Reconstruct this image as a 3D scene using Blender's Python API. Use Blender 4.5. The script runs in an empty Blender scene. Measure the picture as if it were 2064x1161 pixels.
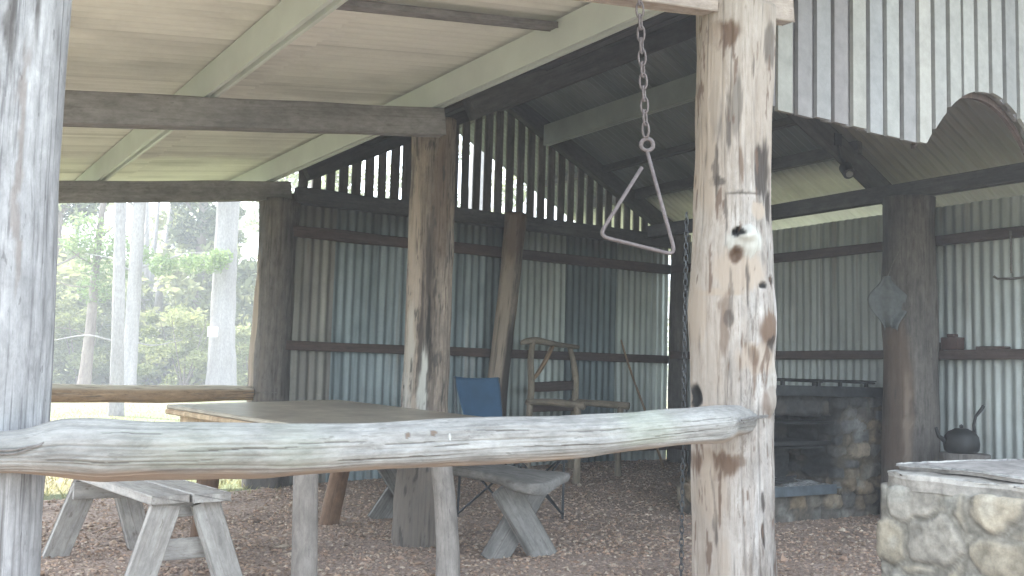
import bpy, bmesh, math, random
import numpy as np
from math import sin, cos, pi, radians, sqrt, atan, asin
from mathutils import Vector, Matrix, noise
random.seed(7); RNG = np.random.default_rng(7)
SC = bpy.context.scene; COL = SC.collection

# ------------------------------------------------------------------ camera
AZ, PT, RO = radians(32.7), atan(174/2000), atan(.0265)
fw = Vector((sin(AZ)*cos(PT), cos(AZ)*cos(PT), sin(PT))); rt = Vector((cos(AZ), -sin(AZ), 0)); up = rt.cross(fw)
R_ = rt*cos(RO)+up*sin(RO); U_ = up*cos(RO)-rt*sin(RO)
cam = bpy.data.cameras.new('camera'); cam.sensor_width = 36; cam.lens = 36*2000/2064; cam.clip_start = .05; cam.clip_end = 1500
co = bpy.data.objects.new('camera', cam); COL.objects.link(co)
m = Matrix((R_, U_, -fw)).transposed().to_4x4(); m.translation = (0, 0, 1.0); co.matrix_world = m
SC.camera = co
# ------------------------------------------------------------------ light
SUN_EL, SUN_AZ = radians(58), radians(-28)          # azimuth measured from +Y towards +X
world = bpy.data.worlds.new('World'); SC.world = world; world.use_nodes = True
nt = world.node_tree; bg = nt.nodes['Background']; sky = nt.nodes.new('ShaderNodeTexSky')
sky.sky_type = 'NISHITA'; sky.sun_disc = False; sky.sun_elevation = SUN_EL; sky.sun_rotation = SUN_AZ
sky.air_density = 1.0; sky.dust_density = 1.2; sky.ozone_density = .8
veil = nt.nodes.new('ShaderNodeHueSaturation'); veil.inputs['Saturation'].default_value = .42; veil.inputs['Value'].default_value = 1.08
nt.links.new(sky.outputs[0], veil.inputs['Color']); tint = nt.nodes.new('ShaderNodeMixRGB'); tint.blend_type = 'MULTIPLY'; tint.inputs[0].default_value = 1; tint.inputs[2].default_value = (.93, 1.0, .99, 1)
nt.links.new(veil.outputs[0], tint.inputs[1]); nt.links.new(tint.outputs[0], bg.inputs[0]); bg.inputs[1].default_value = .15
sun = bpy.data.lights.new('sun', 'SUN'); sun.energy = 2.0; sun.angle = radians(.6); sun.color = (1, .96, .9)
so = bpy.data.objects.new('sun', sun); COL.objects.link(so)
sd = Vector((sin(SUN_AZ)*cos(SUN_EL), cos(SUN_AZ)*cos(SUN_EL), sin(SUN_EL)))
so.rotation_euler = sd.to_track_quat('Z', 'Y').to_euler()
SC.view_settings.view_transform = 'Standard'; SC.view_settings.look = 'None'; SC.view_settings.gamma = 1
SC.view_settings.exposure = 3.1
SC.cycles.max_bounces = 8; SC.cycles.diffuse_bounces = 5; SC.cycles.volume_bounces = 0

# ------------------------------------------------------------------ scene tree helpers
def empty(name, label, cat, loc=(0, 0, 0), group=None):
    o = bpy.data.objects.new(name, None); COL.objects.link(o); o.location = loc; o.empty_display_size = .1
    o['label'] = label; o['category'] = cat
    if group: o['group'] = group
    return o
def put(name, verts, faces, mat, parent=None, W=None, smooth=False, marks=None, label=None, cat=None, kind=None, group=None):
    """world-space vertices -> one mesh object whose own axes are W (texture axes follow the piece)"""
    V = np.asarray(verts, float).reshape(-1, 3)
    W = W or Matrix.Identity(4)
    Wi = np.array(W.inverted()); L = V@Wi[:3, :3].T+Wi[:3, 3]
    me = bpy.data.meshes.new(name); me.from_pydata(L.tolist(), [], faces if isinstance(faces, list) else faces.tolist()); me.update()
    if smooth: me.polygons.foreach_set('use_smooth', [True]*len(me.polygons))
    if marks is not None:
        a = me.color_attributes.new('mark', 'FLOAT_COLOR', 'POINT'); a.data.foreach_set('color', np.asarray(marks, np.float32).ravel())
    me.materials.append(mat)
    o = bpy.data.objects.new(name, me); COL.objects.link(o)
    if parent: o.parent = parent; o.matrix_basis = Matrix.Translation(parent.location).inverted()@W
    else: o.matrix_basis = W
    if label: o['label'] = label
    if cat: o['category'] = cat
    if kind: o['kind'] = kind
    if group: o['group'] = group
    return o
def frame(p0, p1, side=None):
    p0, p1 = Vector(p0), Vector(p1); z = (p1-p0).normalized()
    s = Vector(side) if side is not None else (Vector((1, 0, 0)) if abs(z.x) < .8 else Vector((0, 1, 0)))
    x = (s-z*s.dot(z)).normalized(); y = z.cross(x)
    W = Matrix((x, y, z)).transposed().to_4x4(); W.translation = p0
    return W, (p1-p0).length
def grid_faces(nu, nv, closed=False, off=0):
    F = []
    for j in range(nv-1):
        for i in range(nu if closed else nu-1):
            a = off+j*nu+i; b = off+j*nu+(i+1) % nu
            F.append([a, b, b+nu, a+nu])
    return F
class Geo:
    def __init__(s): s.v = []; s.f = []; s.m = []
    def add(s, v, f, m=None):
        o = len(s.v); s.v += [tuple(q) for q in v]; s.f += [[i+o for i in q] for q in f]
        s.m += (m if m is not None else [(0, 0, 0, 0)]*len(v))
    def box(s, x0, x1, y0, y1, z0, z1, m=None, c=.003, jit=0):
        v, f = bevbox(x0, x1, y0, y1, z0, z1, c)
        if jit: v = [tuple(a+random.uniform(-jit, jit) for a in q) for q in v]
        s.add(v, f, [m]*len(v) if m else None)
    def tube(s, pts, r, n=8, closed=False):
        v, f = tube(pts, r, n, closed); s.add(v, f)
    def put(s, name, mat, parent=None, marks=False, **k): return put(name, s.v, s.f, mat, parent, marks=s.m if marks else None, **k)
def bevbox(x0, x1, y0, y1, z0, z1, c=.004):
    bm = bmesh.new(); bmesh.ops.create_cube(bm, size=1)
    for v in bm.verts: v.co = ((x0+x1)/2+v.co.x*(x1-x0), (y0+y1)/2+v.co.y*(y1-y0), (z0+z1)/2+v.co.z*(z1-z0))
    if c: bmesh.ops.bevel(bm, geom=bm.edges[:], offset=min(c, .3*min(x1-x0, y1-y0, z1-z0)), segments=1, affect='EDGES')
    V = [tuple(v.co) for v in bm.verts]; F = [[v.index for v in f.verts] for f in bm.faces]; bm.free(); return V, F
def tube(pts, r, n=8, closed=False):
    P = [Vector(p) for p in pts]; N = len(P); V = []; x = None
    for i, p in enumerate(P):
        t = ((P[(i+1) % N] if closed else P[min(i+1, N-1)])-(P[i-1] if closed else P[max(i-1, 0)])).normalized()
        if x is None: x = t.orthogonal().normalized()
        x = (x-t*x.dot(t)).normalized(); y = t.cross(x)
        rr = r[i] if isinstance(r, (list, tuple)) else r
        for k in range(n): a = 2*pi*k/n; V.append(p+(x*cos(a)+y*sin(a))*rr)
    F = grid_faces(n, N, True)
    if closed: F += [[(N-1)*n+k, (N-1)*n+(k+1) % n, (k+1) % n, k] for k in range(n)]
    else: F += [list(range(n))[::-1], [(N-1)*n+k for k in range(n)]]
    return V, F
PAL = dict(pale=(.42, .405, .37), black=(.01, .01, .01), dark=(.045, .035, .03), brown=(.125, .08, .055), tan=(.32, .26, .21), grey=(.17, .145, .125),
           green=(.24, .32, .17), orange=(.45, .22, .09), soot=(.02, .02, .02), white=(.6, .6, .58))
def board(name, p0, p1, w, t, mat, parent, side=None, nx=0, wob=.0, label=None, marks=None, ends=None, **k):
    """a sawn board from p0 to p1: w across 'side', t the other way, slightly uneven"""
    W, L = frame(p0, p1, side); n = max(2, int(L/.12)+1); sd = random.random()*50
    V = []; ring = [(-1, -1), (1, -1), (1, 1), (-1, 1)]; c = min(.004, t*.25)
    for j in range(n):
        z = L*j/(n-1)
        for (a, b) in ring:
            for (da, db) in ((c, 0), (0, c)) if a*b > 0 else ((0, c), (c, 0)):
                q = Vector((a*(w/2-da), b*(t/2-db), z))
                nn = noise.noise(Vector((a*.7+sd, b*.7, z*2.2)))*wob
                V.append(W@Vector((q.x+nn, q.y+nn*.6, z)))
    F = grid_faces(8, n, True)+[list(range(8))[::-1], [(n-1)*8+i for i in range(8)]]
    mk = [marks(v) for v in V] if marks else None
    return put(name, V, F, mat, parent, W, label=label, marks=mk, **k)
def log(name, pts, mat, parent=None, n=40, step=.03, lump=.03, groove=.006, marks=None, seed=0, side=None, cap=True, lobes=.0, smooth=.12, crackc=.75, spots=.0, spotc=(.10, .07, .05), **k):
    """a natural round timber through pts=(x,y,z,r): lumps, long splits, worn surface"""
    P = np.array(pts, float); d = np.r_[0, np.cumsum(np.linalg.norm(np.diff(P[:, :3], axis=0), axis=1))]
    W, L = frame(P[0, :3], P[-1, :3], side); N = max(3, int(d[-1]/step)+1); s = np.linspace(0, d[-1], N)
    # smooth the path
    C = np.stack([np.interp(s, d, P[:, i]) for i in range(4)], 1)
    if len(P) > 2:
        kk = max(1, int(smooth/step)); pad = np.pad(C, ((kk, kk), (0, 0)), 'edge'); C2 = np.stack([np.convolve(pad[:, i], np.ones(2*kk+1)/(2*kk+1), 'valid') for i in range(4)], 1)
        C2[0], C2[-1] = C[0], C[-1]; C = C2
    X = W.to_3x3().col[0]; Y = W.to_3x3().col[1]; Z = W.to_3x3().col[2]
    V = []; MK = []
    for j in range(N):
        c = Vector(C[j, :3]); r = C[j, 3]
        for i in range(n):
            a = 2*pi*i/n; ca, sa = cos(a), sin(a); dr = X*ca+Y*sa
            q = Vector((ca*1.1+seed*7.3, sa*1.1, s[j]*1.6))
            h = noise.noise(q)*lump*r*4+noise.noise(Vector((ca*1.7+seed, sa*1.7+9, s[j]*5)))*lump*r*1.3
            h += cos(3*a+seed+s[j]*.7)*lobes*r
            g = noise.noise(Vector((ca*6+seed*3, sa*6, s[j]*1.1)))
            h -= groove*max(0, .16-abs(g))/.16
            crk = max(0, 1-abs(g)/.06)*sstep(-.1, .2, noise.noise(Vector((ca*2+seed, sa*2, s[j]*1.7+5)))+.1)
            spk = sstep(.30, .42, noise.noise(Vector((ca*4+seed, sa*4, s[j]*5+2)))*.6+noise.noise(Vector((ca*11, sa*11+seed, s[j]*12)))*.45+noise.noise(Vector((ca*25, sa*25+seed, s[j]*30)))*.2)
            h += noise.noise(Vector((ca*14+seed, sa*14, s[j]*4)))*groove*.5
            rr = r+h; p = c+dr*rr; m_ = (0, 0, 0, 0)
            if marks:
                m_ = marks(p, dr, c, r, s[j])
                if len(m_) > 4: p = p+dr*m_[4]; m_ = m_[:4]
                for kk_, cc_ in ((crk*crackc, (.05, .04, .035)), (spk*spots, spotc)):
                    if kk_ > .02: A0_ = m_[3]; A1_ = kk_+A0_*(1-kk_); m_ = (*[(c_*kk_+q_*A0_*(1-kk_))/A1_ for c_, q_ in zip(cc_, m_[:3])], A1_)
            V.append(p); MK.append(m_)
    F = grid_faces(n, N, True)
    if cap:
        for e, j in ((0, 0), (1, N-1)):
            c0 = len(V); c = Vector(C[j, :3]); V.append(c+Z*(.004 if e else -.004)); MK.append(MK[j*n])
            for i in range(n):
                a, b = j*n+i, j*n+(i+1) % n; F.append([a, b, c0] if e else [b, a, c0])
    return put(name, V, F, mat, parent, W, smooth=True, marks=MK if marks else None, **k)

# ------------------------------------------------------------------ materials
def newmat(name):
    m = bpy.data.materials.new(name); m.use_nodes = True; t = m.node_tree; b = t.nodes['Principled BSDF']; return m, t, b
class NG:
    def __init__(s, t): s.t = t; s.tc = t.nodes.new('ShaderNodeTexCoord'); s.info = t.nodes.new('ShaderNodeObjectInfo')
    def n(s, ty, **k):
        x = s.t.nodes.new(ty)
        for a, b in k.items():
            if a.startswith('i_'): x.inputs[int(a[2:])].default_value = b
            else: setattr(x, a, b)
        return x
    def L(s, a, b): s.t.links.new(a, b)
    def coord(s, scale, rnd=True, src='Object'):
        mp = s.n('ShaderNodeMapping'); mp.inputs['Scale'].default_value = scale
        s.L(s.tc.outputs[src], mp.inputs[0])
        if rnd:
            mu = s.n('ShaderNodeMath', operation='MULTIPLY', i_1=37.0); s.L(s.info.outputs['Random'], mu.inputs[0])
            cb = s.n('ShaderNodeCombineXYZ'); [s.L(mu.outputs[0], cb.inputs[i]) for i in range(3)]; s.L(cb.outputs[0], mp.inputs[1])
        return mp.outputs[0]
    def noise(s, co, sc, det=4, rough=.6, dist=0):
        x = s.n('ShaderNodeTexNoise'); x.inputs['Scale'].default_value = sc; x.inputs['Detail'].default_value = det; x.inputs['Roughness'].default_value = rough; x.inputs['Distortion'].default_value = dist
        s.L(co, x.inputs['Vector']); return x.outputs[0]
    def ramp(s, f, stops):
        x = s.n('ShaderNodeValToRGB'); e = x.color_ramp.elements
        while len(e) < len(stops): e.new(.5)
        for q, (p, c) in zip(e, stops): q.position = p; q.color = (*c, 1) if len(c) == 3 else c
        s.L(f, x.inputs[0]); return x.outputs[0]
    def mix(s, f, a, b, mode='MIX'):
        x = s.n('ShaderNodeMixRGB', blend_type=mode)
        for i, q in enumerate((f, a, b)):
            if isinstance(q, (int, float)): x.inputs[i].default_value = q if i == 0 else (q, q, q, 1)
            elif isinstance(q, tuple): x.inputs[i].default_value = (*q, 1)
            else: s.L(q, x.inputs[i])
        return x.outputs[0]
    def bump(s, h, st, d=.01, nrm=None):
        x = s.n('ShaderNodeBump'); x.inputs['Strength'].default_value = st; x.inputs['Distance'].default_value = d; s.L(h, x.inputs['Height'])
        if nrm is not None: s.L(nrm, x.inputs['Normal'])
        return x.outputs[0]
    def marked(s, c):
        a = s.n('ShaderNodeAttribute', attribute_name='mark'); return s.mix(a.outputs['Alpha'], c, a.outputs['Color'])
BW = lambda v: (v, v, v)
def wood(name, c1, c2, dark, streak=.5, marked=False, rough=.8, sc=1.0, vary=.18, spots=.0, zs=1.0):
    m, t, b = newmat(name); g = NG(t)
    co = g.coord((14*sc, 14*sc, .9*sc*zs)); fine = g.coord((70*sc, 70*sc, 2.2*sc*zs)); blot = g.coord((3*sc, 3*sc, 1.1*sc))
    base = g.ramp(g.noise(co, 1, 5, .65, .4), [(.3, c2), (.62, c1)])
    base = g.mix(g.ramp(g.noise(blot, 1, 4, .6), [(.42, BW(0)), (.62, BW(.55))]), base, tuple((x+y)/2*.85 for x, y in zip(c2, dark)))
    cr = g.ramp(g.noise(fine, 1, 5, .7, .2), [(.36, BW(1)), (.47, BW(0))])
    st = g.mix(1.0, cr, streak, 'MULTIPLY'); base = g.mix(st, base, dark)
    mo = g.noise(g.coord((26, 26, 11)), 1, 6, .75, .3); base = g.mix(.55, base, g.ramp(mo, [(.3, BW(.22)), (.7, BW(.78))]), 'OVERLAY')
    sk = g.coord((60, 60, 16)); base = g.mix(g.ramp(g.noise(sk, 1, 3, .6), [(.66, BW(0)), (.70, BW(.55))]), base, dark)
    if spots:
        sp = g.coord((9, 9, 3)); base = g.mix(g.ramp(g.noise(sp, 1, 6, .75), [(.60, BW(0)), (.66, BW(spots))]), base, dark)
    rv = g.n('ShaderNodeMapRange'); g.L(g.info.outputs['Random'], rv.inputs[0]); rv.inputs[3].default_value = 1-vary; rv.inputs[4].default_value = 1+vary
    hs = g.n('ShaderNodeHueSaturation'); g.L(rv.outputs[0], hs.inputs['Value']); g.L(base, hs.inputs['Color']); base = hs.outputs[0]
    if marked: base = g.marked(base)
    g.L(base, b.inputs['Base Color']); b.inputs['Roughness'].default_value = rough; b.inputs['Specular IOR Level'].default_value = .25
    n1 = g.bump(g.noise(fine, 1, 5, .7, .2), .5, .004); n2 = g.bump(g.noise(co, 1, 4, .6), .5, .01, n1); g.L(n2, b.inputs['Normal'])
    return m
def galv(name, c1, c2, rust=.0, metal=.35, rough=.5, marked=False, vary=.12):
    m, t, b = newmat(name); g = NG(t)
    st = g.coord((9, .3, .35)); bl = g.coord((2, .6, 1.6)); fi = g.coord((60, 60, 60))
    base = g.ramp(g.noise(st, 1, 4, .6), [(.32, c2), (.64, c1)])
    base = g.mix(g.ramp(g.noise(bl, 1.3, 5, .6), [(.45, BW(0)), (.7, BW(.5))]), base, tuple(x*.7 for x in c2))
    if rust:
        ru = g.coord((13, .3, .55)); base = g.mix(g.ramp(g.noise(ru, 1, 5, .65), [(.56, BW(0)), (.7, BW(rust))]), base, (.16, .085, .05))
    base = g.mix(.12, base, g.noise(fi, 1, 3), 'OVERLAY')
    rv = g.n('ShaderNodeMapRange'); g.L(g.info.outputs['Random'], rv.inputs[0]); rv.inputs[3].default_value = 1-vary; rv.inputs[4].default_value = 1+vary
    hs = g.n('ShaderNodeHueSaturation'); g.L(rv.outputs[0], hs.inputs['Value']); g.L(base, hs.inputs['Color']); base = hs.outputs[0]
    if marked: base = g.marked(base)
    g.L(base, b.inputs['Base Color']); b.inputs['Metallic'].default_value = metal
    rr = g.n('ShaderNodeMapRange'); g.L(g.noise(bl, 2, 4), rr.inputs[0]); rr.inputs[3].default_value = rough-.12; rr.inputs[4].default_value = rough+.2; g.L(rr.outputs[0], b.inputs['Roughness'])
    g.L(g.bump(g.noise(g.coord((5, 5, 3)), 1, 3), .25, .01), b.inputs['Normal'])
    return m
def plain(name, c, rough=.7, metal=0, c2=None, sc=20, bump=.2, marked=False):
    m, t, b = newmat(name); g = NG(t); co = g.coord((1, 1, 1))
    col = g.ramp(g.noise(co, sc, 5, .6), [(.3, c2 or tuple(x*.7 for x in c)), (.7, c)])
    if marked: col = g.marked(col)
    g.L(col, b.inputs['Base Color']); b.inputs['Roughness'].default_value = rough; b.inputs['Metallic'].default_value = metal
    g.L(g.bump(g.noise(co, sc*2, 4), bump, .004), b.inputs['Normal']); return m
def vcol(name, rough=.85, sc=30, amt=.35, bump=.4, sub=0):
    """colour comes from the pieces themselves (mark attribute) with fine mottling"""
    m, t, b = newmat(name); g = NG(t); co = g.coord((1, 1, 1), False)
    a = g.n('ShaderNodeAttribute', attribute_name='mark')
    col = g.mix(amt, a.outputs['Color'], g.ramp(g.noise(co, sc, 6, .7), [(.3, BW(.12)), (.7, BW(.85))]), 'OVERLAY')
    g.L(col, b.inputs['Base Color']); b.inputs['Roughness'].default_value = rough; b.inputs['Specular IOR Level'].default_value = .2
    g.L(g.bump(g.noise(co, sc*1.5, 5, .7), bump, .006), b.inputs['Normal']); return m
def leafmat(name, c1, c2, trans=.5):
    m, t, b = newmat(name); g = NG(t); a = g.n('ShaderNodeAttribute', attribute_name='mark')
    x = g.n('ShaderNodeSeparateColor'); g.L(a.outputs['Color'], x.inputs[0])
    col = g.mix(x.outputs[0], c1, c2); g.L(col, b.inputs['Base Color']); b.inputs['Roughness'].default_value = .6
    tr = g.n('ShaderNodeBsdfTranslucent'); g.L(col, tr.inputs[0]); ms = g.n('ShaderNodeMixShader', i_0=trans)
    g.L(b.outputs[0], ms.inputs[1]); g.L(tr.outputs[0], ms.inputs[2]); g.L(ms.outputs[0], t.nodes['Material Output'].inputs[0]); return m
MT = dict(
    post_main=wood('weathered_post', (.46, .435, .415), (.28, .24, .21), (.10, .075, .06), .7, True, vary=0, spots=.7, zs=2.2),
    post_grey=wood('grey_post', (.385, .38, .385), (.265, .26, .265), (.10, .095, .10), .75, True, vary=0, spots=.3),
    post_tan=wood('tan_post', (.31, .25, .205), (.20, .16, .13), (.035, .03, .027), .85, True, vary=.05, spots=.9),
    post_dark=wood('dark_post', (.17, .15, .135), (.10, .09, .085), (.035, .033, .033), .5, True, vary=.05, spots=.4),
    rail=wood('rail_timber', (.315, .305, .29), (.225, .215, .205), (.12, .11, .10), .4, True, vary=0, sc=.8, zs=4),
    brown_rail=wood('brown_timber', (.36, .25, .16), (.25, .17, .11), (.08, .05, .03), .5, True, vary=.05),
    beam=wood('rafter_timber', (.25, .235, .235), (.19, .178, .178), (.10, .09, .09), .35, vary=.08),
    tanbeam=wood('front_rafter_timber', (.42, .36, .32), (.33, .28, .245), (.2, .14, .11), .3, vary=.05),
    darkbeam=wood('dark_timber', (.095, .09, .09), (.06, .058, .06), (.03, .03, .03), .4, vary=.15),
    girt=wood('girt_timber', (.105, .072, .062), (.07, .05, .044), (.03, .022, .022), .4, vary=.15),
    slat=wood('slat_timber', (.13, .115, .105), (.08, .07, .065), (.03, .03, .03), .4, vary=.1),
    bench=wood('bench_timber', (.44, .415, .39), (.32, .295, .275), (.14, .11, .09), .4, vary=.08),
    leg=wood('leg_timber', (.30, .265, .24), (.21, .185, .165), (.1, .08, .07), .4, vary=.08),
    brownleg=wood('brown_leg_timber', (.26, .16, .10), (.17, .10, .065), (.05, .035, .03), .4, vary=.08),
    slab=wood('slab_timber', (.28, .265, .25), (.19, .18, .17), (.08, .07, .06), .5, vary=.05),
    branch=wood('branch_timber', (.27, .225, .17), (.17, .14, .11), (.07, .05, .04), .4, vary=.1, sc=2),
    tablewood=wood('table_timber', (.50, .38, .25), (.40, .29, .19), (.2, .12, .07), .3, vary=.05),
    roof=galv('cream_roof_sheet', (.75, .745, .695), (.68, .675, .63), .0, .05, .55, True, .04),
    soffit=galv('eave_sheet', (.66, .58, .42), (.52, .44, .30), .3, .05, .6, False, .05),
    soot_roof=galv('sooty_roof_sheet', (.10, .105, .105), (.055, .06, .06), .2, .3, .5, True, .1),
    sootpurlin=plain('smoked_steel_purlin', (.30, .32, .30), .6, .1, (.22, .24, .23), 3, .05),
    purlin=plain('painted_steel_purlin', (.55, .585, .56), .5, .1, (.47, .50, .48), 3, .05),
    galv_blue=galv('blue_grey_sheet', (.36, .40, .41), (.19, .22, .23), .25),
    galv_pale=galv('pale_sheet', (.46, .47, .43), (.32, .34, .32), .15),
    galv_rust=galv('rusty_sheet', (.30, .28, .24), (.17, .155, .135), .8, .25),
    galv_dark=galv('dark_sheet', (.17, .20, .20), (.09, .11, .11), .35),
    galv_right=galv('bright_sheet', (.52, .54, .52), (.34, .35, .33), .3, .3),
    iron=plain('rusty_iron', (.17, .14, .14), .75, .2, (.10, .08, .08), 60, .5),
    greyiron=plain('dull_iron', (.22, .20, .19), .6, .5, (.12, .11, .10), 60, .4),
    steel=plain('black_steel', (.06, .065, .07), .45, .6, (.03, .03, .033), 12, .3),
    bluesteel=plain('grey_steel', (.17, .20, .23), .45, .6, (.10, .12, .14), 10, .2),
    blue=plain('blue_canvas', (.035, .09, .17), .85, 0, (.026, .07, .13), 8, .15),
    cloth=plain('grey_rag', (.13, .14, .14), .95, 0, (.09, .095, .10), 30, .4),
    char=plain('charred_black', (.018, .018, .02), .6, .2, (.01, .01, .01), 20, .4),
    ash=plain('ash', (.45, .45, .44), .95, 0, (.08, .08, .08), 45, .8),
    red=plain('rust_red_paint', (.09, .048, .042), .8, 0, (.06, .035, .03), 30, .3),
    white=plain('white_sign', (.8, .8, .76), .5, 0, (.7, .7, .66), 5, .05),
    glass=plain('lamp_glass', (.3, .31, .3), .12, .0, (.25, .25, .25), 5, .02),
    stone=vcol('masonry', .9, 26, .45, .6),
    chip=vcol('loose_stones', .9, 60, .3, .3),
    board=vcol('fascia_paint', .75, 14, .22, .25),
    gumbark=wood('pale_bark', (.36, .335, .33), (.25, .235, .235), (.25, .22, .2), .35, vary=.05, sc=.35),
    darkbark=wood('dark_bark', (.26, .22, .19), (.17, .14, .12), (.08, .06, .05), .5, vary=.1, sc=.4),
    leaf_olive=leafmat('olive_leaves', (.16, .185, .08), (.40, .42, .20)),
    leaf_bright=leafmat('bright_needles', (.15, .22, .08), (.31, .40, .17)),
    leaf_yellow=leafmat('yellow_green_leaves', (.16, .19, .06), (.34, .36, .16)),
    blade=leafmat('dry_grass_blades', (.20, .19, .09), (.36, .33, .18)),
    leaf_dark=leafmat('dark_leaves', (.06, .085, .045), (.17, .20, .10)),
)
# weathered laminated table top with a soft sheen
def tabletop_mat():
    m, t, b = newmat('table_top_board'); g = NG(t); co = g.coord((1, 1, 1))
    c = g.ramp(g.noise(co, 9, 6, .7), [(.35, (.25, .215, .17)), (.65, (.40, .35, .285))])
    c = g.mix(g.ramp(g.noise(g.coord((2, 2, 2)), 1.4, 4), [(.42, BW(0)), (.6, BW(.7))]), c, (.19, .155, .125))
    g.L(c, b.inputs['Base Color']); b.inputs['Roughness'].default_value = .38; g.L(g.bump(g.noise(co, 60, 3), .1, .002), b.inputs['Normal']); return m
MT['top'] = tabletop_mat()
for _k, _a in dict(galv_blue=((.30, .35, .365), (.12, .15, .165), .5), galv_pale=((.38, .41, .39), (.27, .30, .285), .3), galv_rust=((.29, .28, .25), (.14, .13, .12), .8, .25), galv_dark=((.15, .19, .20), (.07, .09, .10), .35), galv_right=((.43, .46, .455), (.28, .30, .29), .4, .3)).items():
    MT[_k+'_m'] = galv(_k+'_stained', *_a, marked=True)

# ------------------------------------------------------------------ ground
def sstep(a, b, x): t = min(1, max(0, (x-a)/(b-a))); return t*t*(3-2*t)
def gz(x, y):
    """floor level: the shelter floor climbs a little towards its back right corner"""
    if x < -1 or x > 9 or y < 0 or y > 12: f = 0
    else: f = 1
    return f*.17*sstep(5.3, 7.7, y)*(.35+.65*sstep(2.5, 6.3, x))*(1-sstep(9, 12, y))*sstep(-1, 1, x)*(1-sstep(8, 9, x))
def ground_mats():
    m, t, b = newmat('dry_lawn'); g = NG(t); co = g.coord((1, 1, 1), False)
    c = g.ramp(g.noise(co, .55, 6, .65), [(.3, (.25, .245, .13)), (.5, (.21, .245, .10)), (.68, (.29, .26, .17))])
    c = g.mix(g.ramp(g.noise(co, .16, 5, .6), [(.5, BW(0)), (.6, BW(.8))]), c, (.42, .31, .22))
    c = g.mix(1.0, c, .62, 'MULTIPLY'); c = g.mix(.35, c, g.noise(co, 35, 5, .8), 'OVERLAY'); g.L(c, b.inputs['Base Color']); b.inputs['Roughness'].default_value = .95
    g.L(g.bump(g.noise(co, 25, 6, .8), .8, .03), b.inputs['Normal']); MT['lawn'] = m
    m, t, b = newmat('gravel_bed'); g = NG(t); co = g.coord((1, 1, 1), False)
    v = g.n('ShaderNodeTexVoronoi'); v.inputs['Scale'].default_value = 48; g.L(co, v.inputs[0])
    c = g.mix(.5, g.ramp(g.noise(co, 2.2, 5), [(.35, (.24, .17, .135)), (.65, (.36, .265, .215))]), g.ramp(v.outputs['Color'], [(.2, BW(.2)), (.8, BW(.8))]), 'SOFT_LIGHT')
    g.L(c, b.inputs['Base Color']); b.inputs['Roughness'].default_value = .95; g.L(g.bump(v.outputs['Distance'], .9, .012), b.inputs['Normal']); MT['gravel'] = m
ground_mats()
def sheet_ground():
    xs = sorted(set(np.round(np.concatenate([np.linspace(-260, -3, 26), np.linspace(-3, 11, 57), np.linspace(11, 320, 28)]), 3)))
    ys = sorted(set(np.round(np.concatenate([np.linspace(-40, -1, 10), np.linspace(-1, 14, 61), np.linspace(14, 420, 50)]), 3)))
    V = [(x, y, gz(x, y)+(noise.noise(Vector((x*.08, y*.08, 0)))*.25*sstep(24, 60, y)+.0028*max(0, y-24)**1.15*.6)) for y in ys for x in xs]
    put('ground', V, grid_faces(len(xs), len(ys)), MT['lawn'], smooth=True, kind='structure')
    # gravel floor: an irregular sheet over the lawn
    nx, ny = 90, 80; V = []
    for j in range(ny):
        for i in range(nx):
            u, w = i/(nx-1), j/(ny-1)
            x0 = -1.1+.15*noise.noise(Vector((w*9, 1, 0))); x1 = 7.6; y0 = -.3; y1 = 7.45+.18*noise.noise(Vector((u*14, 5, 0)))+.35*sstep(.38, .5, u)
            x, y = x0+(x1-x0)*u, y0+(y1-y0)*w
            V.append((x, y, gz(x, y)+.006+.008*noise.noise(Vector((x*2, y*2, 3)))+.006))
    put('gravel_floor', V, grid_faces(nx, ny), MT['gravel'], smooth=True, kind='structure')
sheet_ground()
def scatter_chips():
    cols = [(.42, .29, .22), (.34, .24, .185), (.45, .34, .265), (.28, .205, .165), (.48, .40, .33), (.37, .285, .235), (.24, .18, .15)]
    base = np.array([(1, 0, 0), (-1, 0, 0), (0, 1, 0), (0, -1, 0), (0, 0, 1), (0, 0, -1)], float)
    F0 = np.array([(0, 2, 4), (2, 1, 4), (1, 3, 4), (3, 0, 4), (2, 0, 5), (1, 2, 5), (3, 1, 5), (0, 3, 5)])
    V, F, C = [], [], []
    n = 0; tot = 62000
    X = RNG.uniform(-.6, 7.0, tot); Y = RNG.uniform(2.6, 7.9, tot)
    for x, y in zip(X, Y):
        d = sqrt(x*x+y*y)
        if d > 6.6 and random.random() < .35: continue
        if (y > 7.45+.18*noise.noise(Vector(((x+1.1)/8.7*14, 5, 0))) and x < 2.6): continue
        s = random.choice([.005, .006, .008, .009, .011, .013]) if random.random() < .994 else random.uniform(.018, .030)
        A = Matrix.Rotation(random.uniform(0, 6.28), 3, 'Z')@Matrix.Rotation(random.gauss(0, .5), 3, 'X')
        S = np.array([s*random.uniform(.8, 1.7), s*random.uniform(.7, 1.1), s*random.uniform(.35, .8)])
        v = (base*S*(1+RNG.uniform(-.25, .25, (6, 1))))@np.array(A).T+[x, y, gz(x, y)+.012+s*.25]
        V.append(v); F.append(F0+n); n += 6
        pn = noise.noise(Vector((x*.9, y*.9, 4))); c = np.array(random.choice(cols))*random.uniform(.7, 1.25)*(1+.35*pn)*np.array((1.03, 1, .96)); c = c*(1-.45*max(0, pn))+np.array((.33, .255, .20))*.45*max(0, pn); C.append(np.tile([*c, 1], (6, 1)))
    put('gravel_stones', np.concatenate(V), np.concatenate(F), MT['chip'], marks=np.concatenate(C), kind='stuff', label='loose reddish brown gravel and bark chips covering the shelter floor', cat='gravel')
scatter_chips()
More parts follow.
